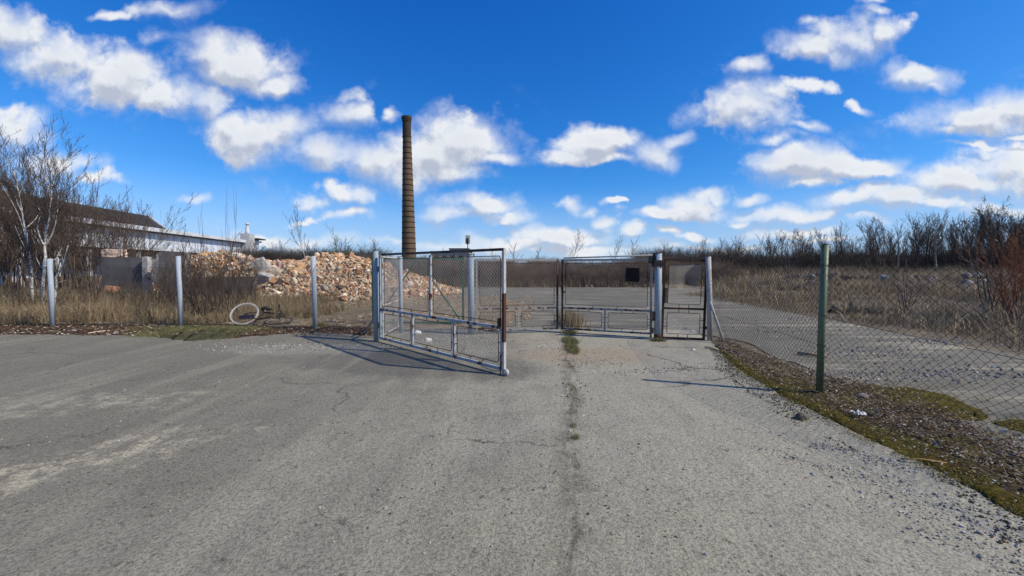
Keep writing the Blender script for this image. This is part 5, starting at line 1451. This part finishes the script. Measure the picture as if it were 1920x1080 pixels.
# shrubs between the middle and third post
for (px, yt, d, lb) in ((345, 470, 12.6, 'shrub right behind the middle fence post'), (362, 440, 14.5, 'tall twiggy shrub with a fan of shoots before the hall'), (385, 455, 13.2, 'shrub before the crest of the rubble'), (410, 450, 14, 'shrub in front of the hall end'),
                        (430, 470, 13, 'shrub left of the upright slab'), (455, 480, 14.5, 'thin shrub near the bicycle wheel'), (400, 500, 12.2, 'low shrub behind the green turf'), (475, 500, 15, 'last small shrub before the bare rubble'),
                        (325, 480, 15, 'shrub before the rough concrete wall'), (305, 505, 14, 'brown shrub in front of the gap by the white pillar'), (285, 500, 16, 'shrub before the white pillar'), (370, 500, 15.5, 'spreading low shrub in front of the low wall'), (130, 520, 13, 'low shrub just right of the first fence post'), (175, 505, 14, 'low shrub midway between the first two posts'), (235, 515, 13, 'low shrub before the dark wall'), (268, 535, 12.3, 'small shrub in the grass left of the middle post'), (30, 530, 13, 'low shrub at the left frame edge')):
    x = (px - 960) / F * d; place(rnd.choice(P_shrub), x, d, at(px, yt - 22, d).z, label='bare brown ' + lb, cat='shrub', wide=rnd.uniform(.7, 1.0))
for i, (px, yt, d) in enumerate(((304, 395, 16), (382, 375, 14), (418, 345, 13.5), (436, 395, 15), (441, 358, 14.2), (448, 352, 14))):
    x = (px - 960) / F * d; place(rnd.choice(P_whip), x, d, at(px, yt, d).z, label='thin upright shoot above the shrubs near the hall end, ' + nth(i), cat='sapling', group='upright shoots near the hall end', wide=.35)
# trees behind the rubble
P_slim = [tree_proto('bare_tree', dict(tall, kids=[16, 6, 4], ratio=.36, R=.07, rmin=.011, H=7, start=[.3, .2, .15]), 600 + i, M['birch'], M['twigbrown']) for i in range(2)]
for i in range(26):
    px = 470 + 260 * (i + rnd.random()) / 26; d = rnd.uniform(50, 62); x = (px - 960) / F * d
    place(rnd.choice(P_far + P_tall), x, d, at(px, 452 + rnd.uniform(-8, 16), d).z - float(gh(x, d)), label='dark bare tree, ' + nth(i) + ' in the row behind the rubble', group='bare trees behind the rubble heap', wide=rnd.uniform(1, 1.5))
x = (583 - 960) / F * 30; place(P_slim[0], x, 30, at(583, 382, 30).z, label='slender bare tree rising above the rubble by the third post', wide=.8)
for px, yt, d, lb in ((1066, 425, 37, 'white stemmed birch on the bank behind the gate'), (965, 446, 38, 'faint slim birch left of the taller one behind the gate'), (740, 462, 60, 'thin bare tree just left of the chimney base'), (1145, 440, 48, 'slim bare tree on the bank right of the birch'), (1182, 442, 50, 'slim bare tree near the thick gate post top'), (932, 462, 60, 'tiny far tree above the open leaf end'), (1010, 462, 45, 'small bare tree between the two bank birches')):
    x = (px - 960) / F * d; place(P_slim[rnd.randrange(2)], x, d, at(px, yt, d).z - float(gh(x, d)), label=lb, wide=1.2)
# shrubs on the bank
for i in range(34):
    px = 905 + 335 * (i + rnd.random()) / 34; d = rnd.uniform(34, 42); x = (px - 960) / F * d
    place(rnd.choice(P_shrub), x, d, max(.9, at(px, 484 + rnd.uniform(-6, 14), d).z - float(gh(x, d))), label='bare brown shrub, ' + nth(i) + ' on the bank behind the yard', cat='shrub', group='shrubs on the bank behind the yard', wide=rnd.uniform(.9, 1.5))
# willow shrub with first green leaves
def leafy():
    T, C = grow(dict(shrub, H=3.2, stems=14, spread=.5), 77); d = 27.0; px = 640; x = (px - 960) / F * d
    root = empty('budding_shrub', (x, d, 0)); tag(root, 'shrub with fresh pale green leaves behind the rubble crest', 'shrub')
    top = C[:, 5].max(); s = at(px, 422, d).z / top
    mb = MB(); mb.segs(T[:, :3] * s, T[:, 3:6] * s, T[:, 6] * s, T[:, 7] * s, 4); mb.build('trunk', M['bark'], root)
    mb = MB(); mb.segs(C[:, :3] * s, C[:, 3:6] * s, .005, .004, 3); cr = mb.build('crown', M['twig'], root)
    k = R.choice(len(C), 2600); P = C[k, 3:6] * s + R.normal(0, .05, (2600, 3)); mb = MB()
    leaflets(mb, P[:, 0], P[:, 1], P[:, 2], R.uniform(.02, .045, 2600), np.tile([(.16, .24, .12)], (2600, 1)) * R.uniform(.6, 1.2, (2600, 1)), 1.0)
    mb.build('leaves', M['leaf'], root, attr=True)
leafy()
# right hand shrubs
P_red = [tree_proto('red_twig_shrub', dict(shrub, H=3.0, stems=22, spread=.32, kids=[7, 4], rmin=.004), 700 + i, M['twigred'], M['twigred']) for i in range(2)]
x = (1905 - 960) / F * 10.8; place(P_red[0], x, 10.8, at(1900, 405, 10.8).z, label='orange red twigged shrub at the right frame edge', cat='shrub', wide=.8)
x = (1950 - 960) / F * 11.6; place(P_red[1], x, 11.6, 2.8, label='second red twigged shrub half outside the right frame edge', cat='shrub', wide=.8)
P_gs = [tree_proto('bare_shrub', dict(shrub, H=2.2, stems=6, spread=.7, kids=[6, 3], rmin=.004), 720, M['bark'], M['twiggrey'])]
x = (1702 - 960) / F * 12.6; place(P_gs[0], x, 12.6, at(1702, 486, 12.6).z, label='spreading grey bush in the field right of the green post', cat='shrub', wide=.8)
x = (1860 - 960) / F * 12.5; place(P_gs[0], x, 12.5, at(1860, 440, 12.5).z, label='pale branched bush left of the red twigged shrub', cat='shrub', wide=.8)
for i in range(22):
    px = 1350 + 560 * (i + rnd.random()) / 22; d = rnd.uniform(24, 44); x = (px - 960) / F * d
    place(rnd.choice(P_shrub), x, d, rnd.uniform(1.0, 2.0), label='bare brown shrub, ' + nth(i) + ' in the dry field on the right', cat='shrub', group='shrubs in the dry field on the right', wide=rnd.uniform(.7, 1.2))

# ------------------------------------------------------------------ bicycle lying by the fence
def bicycle():
    d0 = 11.55
    c = G(487, 607); 
    root = empty('bicycle', (c.x, c.y - .12, .02))
    tag(root, 'abandoned bicycle with white rimmed wheel lying behind the fence', 'bicycle')
    white = simple('white_rim', (.5, .48, .43), .5, .12, 6); dk = simple('dark_frame', (.018, .017, .02), .5, .3, 6); purple = simple('purple_guard', (.05, .04, .085), .5, .3, 8)
    def wheel(loc, rx, ry, rz, rim_mat, R0=.34):
        Mx = Matrix.Rotation(rz, 3, 'Z') @ Matrix.Rotation(ry, 3, 'Y') @ Matrix.Rotation(rx, 3, 'X')
        A = np.array(Mx)
        circ = lambda r_, n=40: (np.array([(r_ * math.cos(t), 0, r_ * math.sin(t)) for t in np.linspace(0, 2 * math.pi, n + 1)[:-1]]) @ A.T)
        w = MB(); w.tube(circ(R0), .017, 8, closed=True); wo = w.build('wheel', rim_mat, root, loc=loc)
        w = MB(); w.tube(circ(R0 - .03), .009, 6, closed=True); w.build('rim', M['wirelight'], wo)
        w = MB(); hubp = np.array([(0, -.04, 0), (0, .04, 0)]) @ A.T; w.tube(hubp, .02, 8)
        e = circ(R0 - .03, 20); hh = np.array([hubp[i % 2] for i in range(20)]); w.segs(hh, e, .0018, .0018, 3); w.build('spokes', M['wiregrey'], wo)
        return A
    rear = Vector((-.38, .05, .27)); front = Vector((.55, .08, .06))
    wheel(rear, rad(-38), 0, rad(14), white)
    wheel(front, rad(-83), 0, rad(8), dk, .33)
    a = lambda *v: tuple(v)
    rj = rear; bb = Vector((.02, .0, .12)); seat = Vector((.0, .35, .30)); head = Vector((.42, .40, .22)); headb = Vector((.47, .33, .18))
    fr = MB()
    for p, q, r_ in ((rj, bb, .016), (rj, seat, .014), (bb, seat, .022), (bb, headb, .024), (seat.lerp(bb, .12), head, .022), (head, headb, .028), (headb, front, .018)):
        fr.tube([tuple(p), tuple(q)], r_, 8)
    fr.build('frame', dk, root)
    g = MB(); g.box((-.26, -.03, .19), (.42, .025, .11), Matrix.Rotation(rad(-5), 3, 'Y')); g.build('chain_guard', purple, root)
    h = MB(); h.tube([(.40, .48, .26), (.33, .5, .33), (.36, .46, .44)], .013, 8); h.tube([(.40, .48, .26), (.52, .42, .16), (.6, .36, .12)], .013, 8); h.tube([(.42, .40, .22), (.40, .48, .26)], .014, 8); hb_ = h.build('handlebar', dk, root)
    k = MB(); k.tube([(.355, .465, .41), (.37, .45, .50)], .018, 8); k.build('grip', M['tyre'], hb_)
    s = MB(); s.tube([(0, .35, .30), (-.02, .45, .34)], .014, 8); s.build('seat_post', M['wirelight'], root)
    s = MB(); s.tube([(-.14, .45, .36), (-.06, .46, .37), (.04, .47, .36), (.14, .48, .35)], [.05, .075, .05, .02], 10); s.build('saddle', M['tyre'], root)
    s = MB(); s.tube([(.02, -.07, .12), (.02, .06, .12)], .02, 8); s.tube([(.02, -.07, .12), (.17, -.09, .16)], .01, 6); s.box((.2, -.11, .17), (.09, .06, .02)); s.tube([(.02, .06, .12), (-.12, .08, .06)], .01, 6); s.build('crank', M['darkmetal'], root)
bicycle()

# ------------------------------------------------------------------ small finds
def rock(name, px, py, s, colr, label, cat='stone'):
    p = G(px, py); o = big_piece(name, px, py, p.y, (s, s * .7, s * .55), (10, 5, 30), colr, label, cat, 'rock'); o.location = (p.x, p.y, s * .2)
rock('stone', 1505, 786, .13, (.13, .11, .08), 'brown clod lying on the asphalt before the green post')
def scrap(px, py, w_, label):
    c = G(px, py); n = 7; mb = MB(); rg = np.random.default_rng(px)
    V = np.array([(w_ * ((i / (n - 1)) - .5) + rg.normal(0, w_ * .05), w_ * .7 * ((j / (n - 1)) - .5) + rg.normal(0, w_ * .05), .045 + abs(rg.normal(0, w_ * .16))) for i in range(n) for j in range(n)])
    mb.quads(V, [(i * n + j, (i + 1) * n + j, (i + 1) * n + j + 1, i * n + j + 1) for i in range(n - 1) for j in range(n - 1) if (i + j) not in (0, 2 * n - 4)])
    tag(mb.build('paper_scrap', simple('scrap_white', (.72, .72, .70), .8, .1, 20), loc=(c.x, c.y, 0)), label, 'litter')
scrap(1609, 784, .11, 'crumpled white scrap in the litter right of the green post')
rock('stone', 1618, 748, .13, (.18, .17, .155), 'grey stone sunk in the litter behind the green post')
rock('paper_scrap', 1300, 657, .07, (.7, .66, .55), 'small pale scrap beside the wicket', 'litter')
rock('stone', 783, 626, .16, (.6, .58, .54), 'pale stone inside the open leaf')
rock('stone', 803, 640, .14, (.6, .58, .54), 'white stone on the grit under the open leaf')
def stick(px0, py0, px1, py1, r, c, label):
    a = G(px0, py0, .03); b = G(px1, py1, .03); mid = (a + b) / 2 + Vector((0, .01, .01))
    mb = MB(); mb.tube([(0, 0, 0), tuple(mid - a), tuple(b - a)], r, 6, color=c); o = mb.build('stick', simple('stick_' + str(px0), c, .9, .2, 8), loc=a); tag(o, label, 'stick')
stick(1690, 860, 1775, 868, .005, (.36, .22, .07), 'thin yellowish twig lying on the moss strip')
stick(1322, 651, 1345, 655, .02, (.45, .38, .25), 'pale broken lath by the wicket post')
stick(165, 625, 205, 620, .018, (.5, .4, .28), 'pale lath lying on the red soil by the left post')
stick(1495, 662, 1550, 668, .03, (.3, .22, .14), 'brown board lying on the inner road behind the mesh')
def trash(px, py, w_, n, label, cols, sz=(.1, .45)):
    c = G(px, py); mb = MB(); k = R.integers(0, len(cols), n); s = R.uniform(sz[0], sz[1], n)
    pos = np.column_stack([c.x + R.uniform(-w_, w_, n), c.y + R.uniform(-.5, .5, n), R.uniform(.0, .25, n) * s])
    scatter(mb, pos, s[:, None], np.array(cols)[k], 'ico', (1.4, 1, .35), .3); tag(mb.build('trash_pile', M['litter'], attr=True), label, 'trash', kind='stuff')
trash(972, 536, 1.1, 26, 'black rubber sheets dumped at the far end of the yard', [(.02, .02, .02), (.03, .03, .03), (.05, .05, .05), (.5, .5, .5)], (.1, .4))
trash(1012, 536, 1.0, 14, 'white and blue scraps beside the black sheets', [(.65, .66, .68), (.3, .4, .45), (.5, .48, .42)], (.08, .22))
trash(1120, 538, 5.0, 22, 'scraps strewn along the far yard edge', [(.5, .48, .45), (.2, .18, .15), (.35, .3, .25)], (.05, .2))
trash(1605, 588, .7, 24, 'black burnt pile at the edge of the inner road', [(.015, .015, .015), (.03, .03, .03), (.05, .05, .045)], (.05, .22))
trash(1670, 592, .5, 16, 'second small black pile under the grey bush', [(.02, .02, .02), (.04, .035, .03)], (.04, .16))
gravel('gravel', [(1450, 620, 2.5, 1.2, 0, 500), (1600, 660, 2.0, 1.0, 0, 500), (1800, 700, 1.8, .8, 0, 500), (1560, 705, 1.2, .5, 0, 300), (1500, 600, 4, 1.5, 0, 500), (1750, 640, 1.5, .8, 0, 400), (1850, 830, .8, .5, 0, 500)], 'pale stones and scraps strewn over the inner road', (.004, .014), ((.35, .34, .31), (.5, .48, .44), (.2, .19, .18), (.3, .24, .18)))

# ------------------------------------------------------------------ prototypes nobody placed
for o in [o for o in col.objects if o.parent is None and o.type == 'EMPTY' and 'label' not in o]:
    for ch in list(o.children): bpy.data.objects.remove(ch)
    bpy.data.objects.remove(o)
